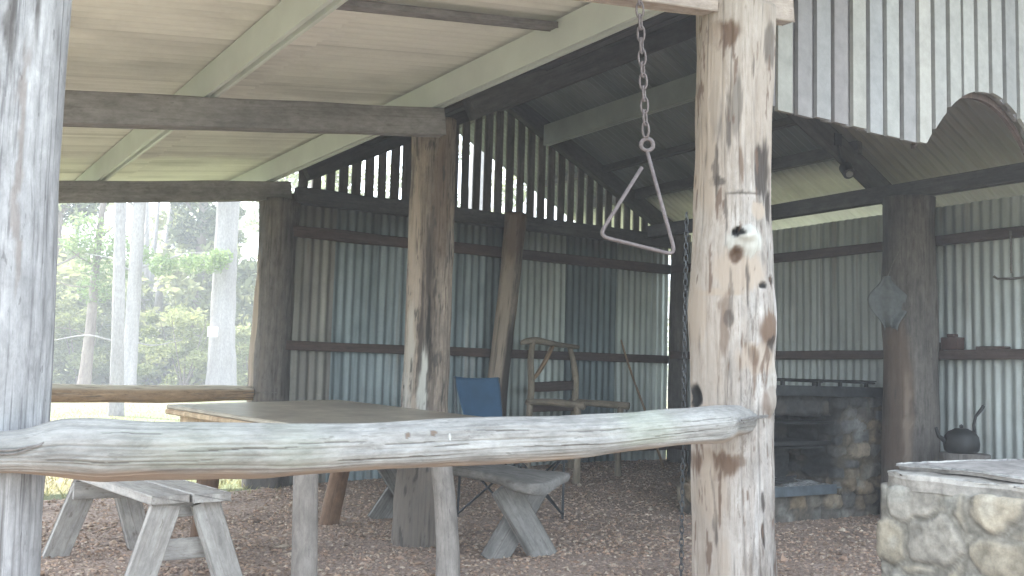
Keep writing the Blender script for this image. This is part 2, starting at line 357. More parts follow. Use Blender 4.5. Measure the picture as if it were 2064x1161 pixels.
def scatter_grass():
    V, F, C = [], [], []
    for _ in range(16000):
        y = 7.3+abs(random.gauss(0, 1))**1.3*7; x = random.uniform(-2.2-y*.05, 3.6+(y-7)*.25)
        if y < 7.45+.3 and x > -.9 and random.random() < .6: continue
        if x > 2.75 and y < 8: continue
        h = random.uniform(.02, .06); a = random.uniform(0, 6.28); w = .005+.0004*y
        dx, dy = cos(a)*w, sin(a)*w; lx, ly = random.gauss(0, .5)*h, random.gauss(0, .5)*h; n = len(V)
        z = gz(x, y); V += [(x-dx, y-dy, z-.003), (x+dx, y+dy, z-.003), (x+lx, y+ly, z+h)]; F.append([n, n+1, n+2])
        C += [(random.random(), 0, 0, 1)]*3
    put('grass', V, F, MT['blade'], marks=C, kind='stuff', label='short dry yellow green grass tufts on the lawn', cat='grass')
scatter_grass()

# ------------------------------------------------------------------ the shelter
SH = empty('timber_shelter', 'open bush shelter of round log posts with corrugated iron walls and roof', 'shelter', (2.7, 2.7, 0))
RTD = Vector((.8415, -.5402, 0))
POST_MARKS=[(0.05,1.530,0.32,0.036,'pale',0.90,0.030),(-0.13,1.542,0.13,0.013,'black',1.00,-0.030),(-0.16,1.455,0.17,0.027,'brown',0.80,-0.006),(0.48,1.345,0.11,0.014,'black',0.75,-0.020),(0.74,1.369,0.09,0.018,'dark',0.80,-0.012),(0.66,1.181,0.29,0.075,'brown',0.75,0.012),(0.70,1.136,0.15,0.029,'dark',0.70,-0.012),(-0.07,1.396,0.61,0.081,'tan',0.70,0.000),(-0.44,1.315,0.49,0.014,'tan',0.80,0.000),(-0.12,2.013,0.15,0.125,'grey',0.75,0.000),(-0.62,1.986,0.10,0.098,'grey',0.60,0.000),(0.56,1.771,0.24,0.111,'dark',0.75,-0.004),(0.76,1.637,0.11,0.061,'dark',0.80,-0.008),(-0.44,2.282,0.37,0.050,'brown',0.80,-0.010),(-0.87,1.226,0.15,0.107,'tan',0.60,0.000),(-0.26,1.315,0.06,0.089,'dark',0.40,0.000),(-0.93,0.939,0.09,0.047,'black',0.85,-0.020),(-0.38,1.208,0.12,0.125,'brown',0.50,0.000),(0.35,1.082,0.49,0.054,'tan',0.60,0.000),(0.29,1.091,0.12,0.036,'brown',0.50,0.000),(-0.56,0.697,0.49,0.047,'brown',0.80,-0.006),(-0.17,0.715,0.27,0.025,'brown',0.60,0.000),(0.51,0.563,0.06,0.039,'dark',0.70,-0.003),(-0.62,0.474,0.05,0.072,'dark',0.50,0.000),(-0.68,0.599,0.32,0.107,'tan',0.50,0.000),(-0.44,0.366,0.12,0.072,'tan',0.40,0.000),(0.29,2.156,0.05,0.045,'dark',0.50,0.000),(0.78,2.264,0.17,0.089,'dark',0.50,0.000),(-0.32,1.924,0.06,0.089,'dark',0.60,0.000),(-0.56,1.727,0.17,0.018,'dark',0.60,0.000),(0.05,1.682,0.44,0.007,'dark',0.60,-0.003),(0.41,1.619,0.20,0.036,'tan',0.70,0.000),(-0.01,1.780,0.06,0.072,'brown',0.60,0.000),(-0.68,2.138,0.24,0.215,'tan',0.50,0.000),(-0.80,1.780,0.24,0.161,'tan',0.60,0.000),]

def post_marks(center, marks, r):
    fd = Vector((-center[0], -center[1], 0)).normalized()
    def f(p, dr, c, rr, s):
        if dr.dot(fd) < .05: return (0, 0, 0, 0, 0)
        u = dr.dot(RTD); z = p.z; col = [0, 0, 0]; A = 0; D = 0
        wx = noise.noise(Vector((u*6, z*7, 1)))*.07+noise.noise(Vector((u*22, z*20, 4)))*.05; wz = noise.noise(Vector((u*6, z*6, 8)))*.04+noise.noise(Vector((u*20, z*14, 2)))*.03
        for (mu, mz, ru, rz, cn, al, dd) in marks:
            wk = min(1, rz*9); q = sqrt(((u+wx*wk-mu)/ru)**2+((z+wz*wk-mz)/rz)**2)
            if q < 1.35:
                k = 1-sstep(.75, 1.2, q); k2 = 1-sstep(.2, 1.1, q); a = min(1, al*1.3)*k; pc = PAL[cn]
                if a > 0: col = [x*(1-a)+y*a for x, y in zip(col, pc)] if A > 0 else list(pc); A = max(A, a) if A == 0 else A+(1-A)*a
                D += dd*k2
        return (*col, A, D)
    return f
P2 = (2.71, 2.68)
POST_MARKS += [(.05, 1.50, .45, .048, 'pale', 1, .022), (-.12, 1.535, .15, .02, 'black', 1, -.04), (-.15, 1.455, .17, .03, 'brown', 1, -.018), (.7, .92, .2, .05, 'brown', .5, .012), (.8, 1.0, .15, .12, 'pale', .3, .015),
    (-.6, 1.75, .06, .12, 'dark', .6, -.003), (.1, 1.35, .05, .08, 'dark', .6, -.003), (-.3, 1.22, .12, .03, 'dark', .5, -.003), (.3, 1.05, .06, .1, 'brown', .6, 0), (-.75, .75, .1, .2, 'tan', .6, 0), (.5, .45, .05, .05, 'dark', .8, -.004), (-.4, 1.58, .04, .12, 'dark', .5, -.002)]
_pm = post_marks(P2, POST_MARKS, .15)
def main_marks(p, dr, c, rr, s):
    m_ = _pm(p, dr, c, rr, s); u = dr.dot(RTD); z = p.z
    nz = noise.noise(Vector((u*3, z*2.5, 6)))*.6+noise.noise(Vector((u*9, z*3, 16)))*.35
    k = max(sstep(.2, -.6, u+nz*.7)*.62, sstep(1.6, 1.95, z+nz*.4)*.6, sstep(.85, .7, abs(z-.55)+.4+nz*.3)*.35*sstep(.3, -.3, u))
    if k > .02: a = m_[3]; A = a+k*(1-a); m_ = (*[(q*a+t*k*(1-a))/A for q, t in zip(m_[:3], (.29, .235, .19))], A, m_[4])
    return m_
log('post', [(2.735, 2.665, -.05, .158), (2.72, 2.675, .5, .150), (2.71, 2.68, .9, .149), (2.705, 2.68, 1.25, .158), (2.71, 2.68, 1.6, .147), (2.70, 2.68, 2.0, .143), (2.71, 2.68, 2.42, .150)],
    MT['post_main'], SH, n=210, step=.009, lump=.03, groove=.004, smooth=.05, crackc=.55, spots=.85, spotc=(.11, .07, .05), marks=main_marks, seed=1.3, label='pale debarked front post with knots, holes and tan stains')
L_MARKS = [(.1, .85, .5, .03, 'dark', .35, 0), (.55, 1.9, .07, .25, 'dark', .5, -.004), (.2, 1.3, .08, .2, 'dark', .45, -.003), (.75, 1.45, .05, .3, 'brown', .35, 0), (.5, .62, .1, .1, 'dark', .6, -.003), (.62, .3, .2, .25, 'pale', .3, 0)]
log('post', [(.235, 2.66, -.05, .148), (.225, 2.67, 1, .15), (.215, 2.68, 2.2, .147)], MT['post_grey'], SH, n=150, step=.012, lump=.014, groove=.003, spots=.15, spotc=(.16, .15, .16),
    marks=post_marks((.215, 2.68), L_MARKS, .15), seed=4.1, label='silver grey front left post with fine cracks')
M3 = [(-.1, 1.25, .3, .5, 'dark', .35, -.004), (.15, 1.5, .2, .4, 'dark', .35, -.004), (-.1, .9, .25, .25, 'pale', .75, 0), (-.3, 1.15, .1, .2, 'dark', .5, -.003), (.35, 1.0, .1, .3, 'dark', .4, -.003),
      (-.7, 1.6, .25, .6, 'tan', .6, 0), (.05, 1.3, .09, .18, 'black', .6, -.006), (.2, 1.1, .08, .16, 'black', .55, -.006), (-.02, 1.62, .1, .2, 'dark', .6, -.004), (.3, 1.45, .06, .14, 'black', .5, -.005), (.12, .85, .07, .18, 'dark', .6, -.004), (-.25, 1.42, .06, .16, 'dark', .5, -.003), (.5, 2.0, .4, .4, 'brown', .4, 0), (0, .3, 1.2, .42, 'grey', .6, 0), (-.5, .75, .25, .12, 'tan', .6, 0), (.1, 1.75, .1, .25, 'dark', .4, -.003), (-.75, 1.0, .2, .4, 'pale', .4, 0)]
log('post', [(2.72, 5.18, -.05, .152), (2.73, 5.18, .25, .152), (2.745, 5.18, .6, .137), (2.75, 5.18, 1.0, .135), (2.75, 5.18, 1.6, .128), (2.74, 5.18, 2.50, .134)], MT['post_tan'], SH, n=130, step=.014,
    lump=.035, groove=.007, spots=.8, spotc=(.05, .045, .04), marks=post_marks((2.74, 5.18), M3, .14), seed=2.2, smooth=.06, label='tan and black middle post with split bark')
M4 = [(-.85, 1.4, .2, .5, 'tan', .7, 0), (-.75, .6, .2, .5, 'tan', .5, 0), (-.2, .9, .12, .4, 'grey', .5, 0), (-.45, .5, .1, .2, 'orange', .4, 0)]
log('post', [(2.70, 7.75, -.05, .185), (2.69, 7.75, .6, .165), (2.70, 7.75, 1.5, .15), (2.71, 7.75, 2.36, .16)], MT['post_dark'], SH, n=90, step=.025, lump=.03, groove=.007,
    marks=post_marks((2.68, 7.75), M4, .16), seed=5.5, label='dark back left corner post with tan edge')
log('post', [(6.5, 4.62, -.05, .205), (6.5, 4.62, 1.2, .195), (6.5, 4.62, 2.4, .19)], MT['post_dark'], SH, n=80, step=.025, lump=.025, groove=.006,
    marks=post_marks((6.5, 4.62), [(-.75, .9, .5, .6, 'brown', .5, 0), (-.45, .7, .12, .4, 'tan', .4, 0)], .2), seed=7.7, label='thick smoke darkened post beside the stone fireplace')
log('post', [(6.83, 7.48, -.05, .115), (6.82, 7.48, 1.4, .105), (6.82, 7.48, 2.45, .10)], MT['post_dark'], SH, n=40, step=.04, lump=.03, marks=post_marks((6.8, 7.4), [], .1), seed=8.7)
log('post', [(4.63, 7.48, .05, .115), (4.66, 7.48, .7, .10), (4.74, 7.48, 1.5, .088), (4.83, 7.48, 2.45, .10)], MT['post_tan'], SH, n=60, step=.025, lump=.035, groove=.004,
    marks=post_marks((4.7, 7.5), [(.75, .9, .5, .6, 'dark', .75, 0), (-.3, 1.4, .7, .9, 'tan', .6, 0), (0, 2.3, 1, .3, 'brown', .6, 0)], .11), seed=9.1, label='leaning tan post against the back wall')
for x, y, s in ((.215, 5.15, 3.3), (.215, 7.75, 6.1), (6.75, 2.68, 5.2)):
    log('post', [(x, y, -.05, .15), (x, y, 2.22 if x < 1 else 2.4, .14)], MT['post_grey'], SH, n=40, step=.05, lump=.02, seed=s, marks=lambda *a: (0, 0, 0, 0, 0))

# rafters of the lean-to (they fall 7 degrees to the left) and their purlins
SL = .127; RT = lambda x: 2.505-SL*(2.64-x)
for y, w, mt, xe in ((2.655, .075, 'tanbeam', 2.97), (5.09, .08, 'beam', 2.66), (7.72, .08, 'beam', 2.78)):
    dz = -.082 if y > 3 else -.05
    board('rafter', (-.35, y-(.16 if y > 3 and y < 6 else 0), RT(-.35)+dz), (xe, y-(.16 if y > 3 and y < 6 else 0), RT(xe)+dz), .155, w, MT[mt], SH, side=(0, 0, 1), wob=.006, label='tan sawn front rafter' if y < 3 else None)
def cpurlin(x, y0, y1, zb, h=.15, w=.055, parent=SH, mat='purlin', flip=1):
    """rolled steel C purlin: web, two flanges and lips"""
    # web, grooved bottom flange with a turned up lip, top flange; swept along y as thin strips
    pr = [(w, h), (0, h), (0, 0), (w*.30, 0), (w*.38, .020), (w*.66, .020), (w*.72, 0), (w, 0), (w, .022)]
    V = [(x+flip*a, y, zb+b) for y in (y0, y1) for a, b in pr]+[(x+flip*(a+(.003 if a < w*.9 else -.003)), y, zb+b+(.003 if b < h*.5 else -.003)) for y in (y0, y1) for a, b in pr]; n = len(pr)
    F = [[i, i+1, n+i+1, n+i] for i in range(n-1)]+[[2*n+i+1, 2*n+i, 3*n+i, 3*n+i+1] for i in range(n-1)]+[[i+1, i, 2*n+i, 2*n+i+1] for i in range(n-1)]+[[n+i, n+i+1, 3*n+i+1, 3*n+i] for i in range(n-1)]
    W, L = frame((x, y0, zb), (x, y1, zb)); return put('purlin', V, F, MT[mat], parent, W)
for x in (2.585, 1.31, .02): cpurlin(x, 2.3, 8.98, RT(x)+.004, flip=1, h=.155, w=.06)
board('batten', (1.5, 3.72, RT(1.5)+.13), (2.6, 3.72, RT(2.6)+.13), .07, .03, MT['beam'], SH, side=(0, 1, 0))

def sheet(name, P0, u, l, width, length, mat, parent, marks=None, phase=0, amp=.0085, ragged=0, label=None, normal_sign=1, dent=.35):
    u, l = Vector(u).normalized(), Vector(l).normalized(); nrm = u.cross(l)*normal_sign; P0 = Vector(P0)
    nu = int(round(width/.076*8))+1; nl = max(2, int(length/.12)+1); V = []; MK = []; sd = random.random()*90
    e = [ragged*noise.noise(Vector((i*.05, sd, 0)))+ragged*.5*noise.noise(Vector((i*.4, sd, 3))) for i in range(nu)]
    for j in range(nl):
        for i in range(nu):
            a = i/(nu-1)*width; b = j/(nl-1)*length
            h = amp*cos(2*pi*(a+phase)/.076)+dent*(.007*noise.noise(Vector((a*1.5+(sd if dent > .5 else 0), b*1.2, 0)))+.004*noise.noise(Vector((a*5+(sd if dent > .5 else 0), b*3.5, 4))))*(sin(pi*a/width) if dent < .5 else 1)
            p = P0+u*a+l*(b+(e[i]*(1-j/(nl-1))))+nrm*h
            V.append(p); MK.append(marks(p, a, b) if marks else (0, 0, 0, 0))
    W = Matrix((u, nrm, l)).transposed()
    if W.determinant() < 0: W = Matrix((u, -nrm, l)).transposed()
    W = W.to_4x4(); W.translation = P0
    return put(name, V, grid_faces(nu, nl), mat, parent, W, smooth=True, marks=MK if marks else None, label=label)
# lean-to roof: two rows of sheets lapped above X = 1.62
ROOFZ = lambda x: RT(x)+.175
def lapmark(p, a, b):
    # darker jagged line where the sheets lap
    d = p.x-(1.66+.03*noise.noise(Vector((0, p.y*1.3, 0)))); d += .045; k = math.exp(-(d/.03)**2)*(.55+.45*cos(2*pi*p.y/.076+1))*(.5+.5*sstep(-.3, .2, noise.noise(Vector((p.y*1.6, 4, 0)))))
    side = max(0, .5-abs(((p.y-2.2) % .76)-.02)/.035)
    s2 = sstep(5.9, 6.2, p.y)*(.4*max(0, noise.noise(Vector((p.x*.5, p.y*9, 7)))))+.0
    lap = .35*sstep(.03, .0, a)+.3*sstep(.77, .80, a); rib_shade = .13*(.5+.5*cos(2*pi*a/.076)); blot = .25*sstep(.15, .5, noise.noise(Vector((p.x*1.3, p.y*3, 9))))  # corrugation recesses get their shade painted in as darker stripes
    return (.19, .19, .18, min(.9, max(k, lap, rib_shade+blot)+s2))
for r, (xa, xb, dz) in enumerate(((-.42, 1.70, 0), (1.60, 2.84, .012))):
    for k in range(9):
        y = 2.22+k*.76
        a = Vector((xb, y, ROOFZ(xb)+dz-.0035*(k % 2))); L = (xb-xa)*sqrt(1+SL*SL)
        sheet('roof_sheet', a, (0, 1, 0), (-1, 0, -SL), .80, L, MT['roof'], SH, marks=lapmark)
# ---- main gable roof
RX, RZ, MS = 4.75, 3.65, .498
MR = lambda x: RZ-MS*abs(x-RX)
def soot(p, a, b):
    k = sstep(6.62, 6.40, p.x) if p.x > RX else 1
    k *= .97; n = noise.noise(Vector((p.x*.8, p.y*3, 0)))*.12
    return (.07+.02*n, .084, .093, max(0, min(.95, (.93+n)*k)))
def brownroof(p, a, b):
    n = noise.noise(Vector((p.x*.4, p.y*8, 0)))*.15; return (.19, .175, .16, .95+n*.3)
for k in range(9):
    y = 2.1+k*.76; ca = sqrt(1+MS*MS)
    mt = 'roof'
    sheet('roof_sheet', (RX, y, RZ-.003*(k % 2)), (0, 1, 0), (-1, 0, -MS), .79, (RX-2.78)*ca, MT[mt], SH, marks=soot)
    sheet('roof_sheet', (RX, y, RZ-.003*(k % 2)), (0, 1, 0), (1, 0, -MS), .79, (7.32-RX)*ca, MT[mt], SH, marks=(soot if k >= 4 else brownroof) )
g = Geo(); g.box(RX-.16, RX+.16, 2.05, 8.95, RZ+.012, RZ+.02); g.put('ridge_cap', MT['galv_dark'], SH)
# gable frames: rafters under the sheets
for y, z0 in ((2.86, .10), (4.98, .13), (7.60, .10)):
    for sx, xe in ((-1, 2.86), (1, 6.95)):
        x1 = xe; board('main_rafter', (RX, y, MR(RX)-z0-.02), (x1, y, MR(x1)-z0-.02), .15, .09, MT['darkbeam'], SH, side=(0, 0, 1), wob=.006)
board('tie_beam', (2.8, 7.64, 2.40), (6.85, 7.64, 2.40), .13, .07, MT['darkbeam'], SH, side=(0, 0, 1), wob=.008)
for x in (3.35, 4.05, 5.9): board('roof_batten', (x, 2.3, MR(x)-.055), (x, 8.6, MR(x)-.055), .06, .07, MT['darkbeam'], SH, side=(0, 0, 1))
cpurlin(5.12, 5.2, 7.5, 3.13, h=.19, w=.06, flip=1, mat='sootpurlin')
board('ridge_beam', (RX, 2.3, RZ-.14), (RX, 8.6, RZ-.14), .16, .06, MT['darkbeam'], SH, side=(0, 0, 1))
board('top_plate', (6.48, 2.3, 2.455), (6.48, 7.55, 2.455), .12, .09, MT['darkbeam'], SH, side=(0, 0, 1), wob=.006)
board('roof_batten', (6.3, 4.9, MR(6.3)-.06), (6.3, 8.3, MR(6.3)-.06), .10, .06, MT['darkbeam'], SH, side=(0, 0, 1))
board('top_plate', (2.72, 2.4, 2.30), (2.72, 7.7, 2.30), .001+.11, .06, MT['darkbeam'], SH, side=(0, 0, 1)) if False else None
# ---- back gable slats
g = Geo()
for k in range(-1, 36):
    x = 2.945+.059+.1178*k+random.uniform(-.004, .004)
    if x > 6.95: break
    w = .037+random.uniform(-.003, .004); zt = MR(x)-.06; zb = 2.36; lean = random.uniform(-.006, .006)
    v, f = bevbox(x-w, x+w, 7.70, 7.722, zb, zt+ .02, .002)
    v = [(a+lean*(c-zb), b, c) for a, b, c in v]; g.add(v, f)
g.put('gable_slats', MT['slat'], SH, label='upright dark slats filling the back gable with bright gaps between')
# ---- back wall cladding sheet by sheet
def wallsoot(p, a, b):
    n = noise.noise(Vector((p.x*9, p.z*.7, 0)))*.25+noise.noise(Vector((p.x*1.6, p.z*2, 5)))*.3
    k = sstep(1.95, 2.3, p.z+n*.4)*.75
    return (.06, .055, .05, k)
back = [(2.78, .40, 'galv_rust'), (3.16, .80, 'galv_blue'), (3.94, .62, 'galv_blue'), (4.54, .40, 'galv_blue'), (4.92, .62, 'galv_pale'), (5.52, .66, 'galv_dark'), (6.16, .68, 'galv_pale')]
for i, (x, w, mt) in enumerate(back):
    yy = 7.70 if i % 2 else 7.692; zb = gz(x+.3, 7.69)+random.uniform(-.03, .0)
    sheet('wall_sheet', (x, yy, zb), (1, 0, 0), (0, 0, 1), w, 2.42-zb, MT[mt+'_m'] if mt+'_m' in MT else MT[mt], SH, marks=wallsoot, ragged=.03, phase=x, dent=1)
for z in (2.105, 1.185, .32): board('girt', (2.72, 7.64, z), (6.86, 7.64, z+.005), .075 if z < 2 else .09, .06, MT['girt'], SH, side=(0, 0, 1), wob=.007)
# ---- right wall
for i in range(8):
    y = 2.2+i*.70; w = .72; zb = gz(6.85, y+.3)-.02
    if y+w > 7.75: w = 7.62-y
    if w < .1: break
    xx = 6.82+(.009 if i % 2 else 0)
    def mk(p, a, b):
        n = noise.noise(Vector((p.y*7, p.z*.6, 2)))*.3+noise.noise(Vector((p.y*1.1, p.z*1.5, 5)))*.35; k = .55*sstep(1.55, 1.25, p.z+n*.25)
        return (.56, .60, .63, 0) if p.z > 1.42 and n < .1 else (.34, .36, .33, max(0, min(.35, .35*n)))
    sheet('wall_sheet', (xx, y, zb), (0, 1, 0), (0, 0, 1), w, 2.37-zb, MT['galv_right_m'], SH, marks=mk, phase=y, ragged=.01, dent=1)
for z, h in ((2.095, .075), (1.232, .07), (.35, .08)): board('girt', (6.74, 2.4, z), (6.74, 7.5, z), h, .06, MT['girt'], SH, side=(0, 0, 1), wob=.006)
# ---- front fascia of upright boards with a round cut above the counter
AX, AW, AZ0, AH = 4.50, .50, 2.10, .335
def fascia_bottom(x): return AZ0+AH*max(0, 1-abs((x-AX)/AW)**2.1) if abs(x-AX) < AW else AZ0-.01*(4-x)*0
tones = [(.46, .445, .39), (.34, .31, .32), (.37, .36, .37), (.33, .29, .30), (.50, .48, .43), (.42, .42, .44), (.48, .48, .46), (.39, .37, .38), (.55, .52, .47), (.47, .46, .44)]
V, F, C = [], [], []; VB, FB = [], []
k = 0; x = 3.02
while x < 7.0:
    w = .086; c = tones[k % 10] if k < 10 else random.choice([(.43, .42, .40), (.46, .45, .42), (.39, .385, .38)]); q_ = .57*random.uniform(.93, 1.07); gm_ = sum(c)/3; c = [a*.55+gm_*.45*w_ for a, w_ in zip(c, (1.03, 1.0, .95))]
    c = (*[a*q_ for a in c], 1); nn = 9; o = len(V); y0 = 2.745+random.uniform(-.003, .003); zt = MR(min(max(x, 2.8), 7))-.03; jz = random.uniform(-.006, .006)
    for i in range(nn):
        xx = x+w*i/(nn-1); zb = fascia_bottom(xx)+jz
        V += [(xx, y0, zb), (xx, y0, zt), (xx, y0+.02, zb), (xx, y0+.02, zt)]; C += [c]*4
    for i in range(nn-1):
        a = o+4*i; F += [[a, a+4, a+5, a+1], [a+2, a+3, a+7, a+6], [a, a+2, a+6, a+4], [a+1, a+5, a+7, a+3]]
    F += [[o, o+1, o+3, o+2], [o+4*(nn-1), o+4*(nn-1)+2, o+4*(nn-1)+3, o+4*(nn-1)+1]]
    # backing board behind the joint
    o = len(VB); xb0, xb1 = x+w-.015, x+w+.045; yb = 2.768
    for i in range(5):
        xx = xb0+(xb1-xb0)*i/4; zb = fascia_bottom(xx)+.006; VB += [(xx, yb, zb), (xx, yb, MR(min(xx, 7))-.03), (xx, yb+.018, zb), (xx, yb+.018, MR(min(xx, 7))-.03)]
    for i in range(4): a = o+4*i; FB += [[a, a+4, a+5, a+1], [a+2, a+3, a+7, a+6], [a, a+2, a+6, a+4], [a+1, a+5, a+7, a+3]]
    FB += [[o, o+1, o+3, o+2], [o+16, o+18, o+19, o+17]]
    x += .1165; k += 1
put('fascia_boards', V, F, MT['board'], SH, marks=C, label='weathered cream and grey upright boards of the front gable with a round cut')
put('fascia_backing', VB, FB, MT['beam'], SH)
# curved plank lining the round cut
V, F = [], []; N = 36
for i in range(N):
    t_ = -1+2*i/(N-1); cx, sz = t_, max(0, 1-abs(t_)**2.1)
    for (rr, yy) in ((.0, 2.80), (.035, 2.80), (.035, 2.82), (0, 2.82)):
        V.append((AX+(AW+.01)*cx, yy, AZ0+.012+AH*sz-rr*(.6+.4*sz)))
F = grid_faces(4, N, True)+[[0, 1, 2, 3], [4*N-4, 4*N-1, 4*N-2, 4*N-3]]
put('arch_lining', V, F, MT['girt'], SH)
board('fascia_rail', (3.0, 2.80, 2.52), (6.9, 2.80, 2.52), .09, .04, MT['darkbeam'], SH, side=(0, 0, 1))
board('corner_board', (2.955, 2.74, 2.10), (2.955, 2.74, 2.76), .07, .03, MT['beam'], SH, side=(1, 0, 0))

# floodlight, rag, hooks and boxes on the right wall
t = empty('floodlight', 'small black floodlight with a round glass under the roof beside the thick post', 'floodlight', (6.07, 4.85, 2.66))
g = Geo(); g.tube([(6.07, 4.85, 2.62), (6.04, 4.80, 2.565)], [.05, .045], 18); g.tube([(6.04, 4.80, 2.565), (6.035, 4.79, 2.555)], [.045, .044], 18); g.put('housing', MT['steel'], t)
g = Geo(); g.tube([(6.035, 4.79, 2.557), (6.031, 4.783, 2.549)], .026, 18); g.put('lens', MT['glass'], t)
g = Geo(); g.tube([(6.07, 4.85, 2.63), (6.09, 4.92, 2.72), (6.09, 4.95, 2.85)], .012, 8); g.box(6.05, 6.13, 4.93, 4.945, 2.80, 2.90); g.put('bracket', MT['steel'], t)

def rag():
    t = empty('hanging_rag', 'limp grey rag hanging in folds on the thick dark post', 'rag', (6.27, 4.58, 1.45))
    c = Vector((6.25, 4.63, 0)); u = RTD; n = Vector((-.54, -.84, 0)); V = []; NI, NJ = 19, 26
    for j in range(NJ):
        v = j/(NJ-1); z = 1.79-.37*v; hw = (.03+.125*sstep(0, .45, v))*(1-.72*sstep(.5, 1, v)); off = -.012+.02*v
        for i in range(NI):
            s = i/(NI-1)*2-1; f = .022*sin(s*6+v*2)*(.3+v)+.012*noise.noise(Vector((s*2, v*4, 1)))
            V.append(c+u*(s*hw+off)+n*(.03+f+.02*(1-s*s))+Vector((0, 0, z-.03*s*s*v)))
    F = grid_faces(NI, NJ); o = put('cloth', V, F, MT['cloth'], t, smooth=True)
    md = o.modifiers.new('thick', 'SOLIDIFY'); md.thickness = .006
    g = Geo(); g.tube([(6.25, 4.62, 1.79), (6.29, 4.60, 1.9), (6.32, 4.56, 2.0)], .004, 6); g.put('string', MT['greyiron'], t)
rag()
t = empty('metal_hook', 'thin dark iron hook with a short crossbar hanging from the right wall girt', 'hook', (6.68, 3.93, 1.75))
g = Geo(); g.tube([(6.68, 3.93, 2.10), (6.68, 3.93, 1.80)], .008, 8); g.put('rod', MT['greyiron'], t)
g = Geo(); g.tube([(6.68, 4.06, 1.785), (6.68, 4.03, 1.765), (6.68, 3.93, 1.76), (6.68, 3.80, 1.765), (6.68, 3.77, 1.79)], .009, 8); g.put('crossbar', MT['greyiron'], t)
t = empty('rusty_box', 'small red brown box standing on the right wall girt above the counter', 'box', (6.74, 4.43, 1.27))
g = Geo(); g.box(6.70, 6.79, 4.36, 4.50, 1.268, 1.36, c=.006); g.put('body', MT['red'], t)
g = Geo(); g.box(6.715, 6.775, 4.40, 4.46, 1.361, 1.385, c=.005); g.put('lid', MT['red'], t)
o = Geo(); o.box(6.70, 6.78, 4.52, 4.63, 1.268, 1.325, c=.008, jit=.004); o.put('wood_offcut', MT['girt'], label='low dark timber offcut left of the red brown box on the girt', cat='offcut')
o = Geo(); o.box(6.70, 6.78, 4.0, 4.22, 1.268, 1.292, c=.006, jit=.004); o.put('wood_offcut', MT['girt'], label='thin flat timber offcut on the girt right of the red brown box', cat='offcut')

# ------------------------------------------------------------------ rails
def rail_marks(p, dr, c, r, s):
    col = None; A = 0; D = 0
    n = noise.noise(Vector((p.x*2.6, p.z*4, 3)))
    g1 = max(math.exp(-((p.x-.90)/.09)**2), math.exp(-((p.x-2.08)/.10)**2)*.9, math.exp(-((p.x-.72)/.2)**2)*.5)*(.55+.8*n)
    if dr.z > -.75 and g1 > .02: col, A = (.25, .29, .20), min(.28, g1*.5)
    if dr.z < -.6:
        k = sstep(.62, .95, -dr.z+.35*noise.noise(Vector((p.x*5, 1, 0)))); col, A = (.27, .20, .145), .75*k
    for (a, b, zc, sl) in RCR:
        if a < p.x < b and dr.y < .1 and abs(dr.z-zc-sl*(p.x-a)-.05*noise.noise(Vector((p.x*14, zc*9, 0)))) < .022*sin(pi*(p.x-a)/(b-a))+.008: col, A, D = (.05, .04, .035), .6, -.003
    for (mx, mz, rr, cn) in ((1.31, .5, .010, 'brown'), (1.23, .45, .007, 'brown'), (1.36, .3, .008, 'white')):
        if sqrt(((p.x-mx)/rr)**2+((dr.z-mz)/.16)**2)+.6*noise.noise(Vector((p.x*90, dr.z*9, 2))) < .8 and dr.y < 0: col, A = PAL[cn], .8
    return (*(col or (0, 0, 0)), A, D)
RCR = [(.3, .72, -.35, .1), (.62, .95, .05, .3), (.9, 1.12, .25, .2), (1.15, 1.32, .1, .2), (1.3, 1.42, -.05, .3), (1.45, 1.62, .55, -.4), (1.75, 2.0, .35, 0), (2.1, 2.4, -.2, .1), (.45, .6, .6, .1), (1.0, 1.35, -.45, .1), (2.2, 2.45, .4, .1), (1.6, 1.9, -.3, .1)]
fr = empty('log_rail', 'long pale knobbly log rail wired across the two front posts', 'rail', (1.4, 2.47, .75))
pts = [(.02, 2.46, .795, .042), (.25, 2.465, .80, .044), (.30, 2.47, .80, .047), (.37, 2.47, .806, .062), (.46, 2.47, .80, .070), (.57, 2.47, .797, .067), (.75, 2.47, .795, .070), (.87, 2.47, .793, .075), (.98, 2.47, .795, .073),
       (1.2, 2.47, .80, .064), (1.45, 2.47, .806, .062), (1.7, 2.47, .81, .062), (1.88, 2.47, .815, .064), (2.05, 2.47, .826, .060), (2.3, 2.47, .842, .058), (2.42, 2.475, .850, .060), (2.49, 2.50, .853, .058), (2.55, 2.535, .860, .052), (2.62, 2.56, .862, .050), (2.68, 2.58, .862, .048)]
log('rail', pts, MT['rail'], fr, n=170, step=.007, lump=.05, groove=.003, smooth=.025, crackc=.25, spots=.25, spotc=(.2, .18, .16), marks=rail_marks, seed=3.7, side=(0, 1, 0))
def wire(name, loops, parent, r=.003):
    g = Geo()
    for L in loops: g.tube(L, r, 6)
    return g.put(name, MT['greyiron'], parent)
wire('tie_wire', [[(-.02, 2.41, .806), (.15, 2.415, .803), (.28, 2.416, .808), (.325, 2.417, .818), (.335, 2.418, .823)], [(-.02, 2.411, .797), (.16, 2.415, .794), (.28, 2.416, .800), (.33, 2.416, .818)]], fr)
wire('tie_wire', [[(2.50, 2.43, .865), (2.56, 2.455, .868), (2.63, 2.495, .872), (2.70, 2.518, .876), (2.79, 2.548, .879), (2.815, 2.575, .88)], [(2.51, 2.43, .857), (2.58, 2.455, .862), (2.64, 2.495, .868), (2.72, 2.518, .872)]], fr)
br = empty('log_rail', 'brown debarked log rail behind the table at the back left of the shelter', 'rail', (1.4, 7.75, .76))
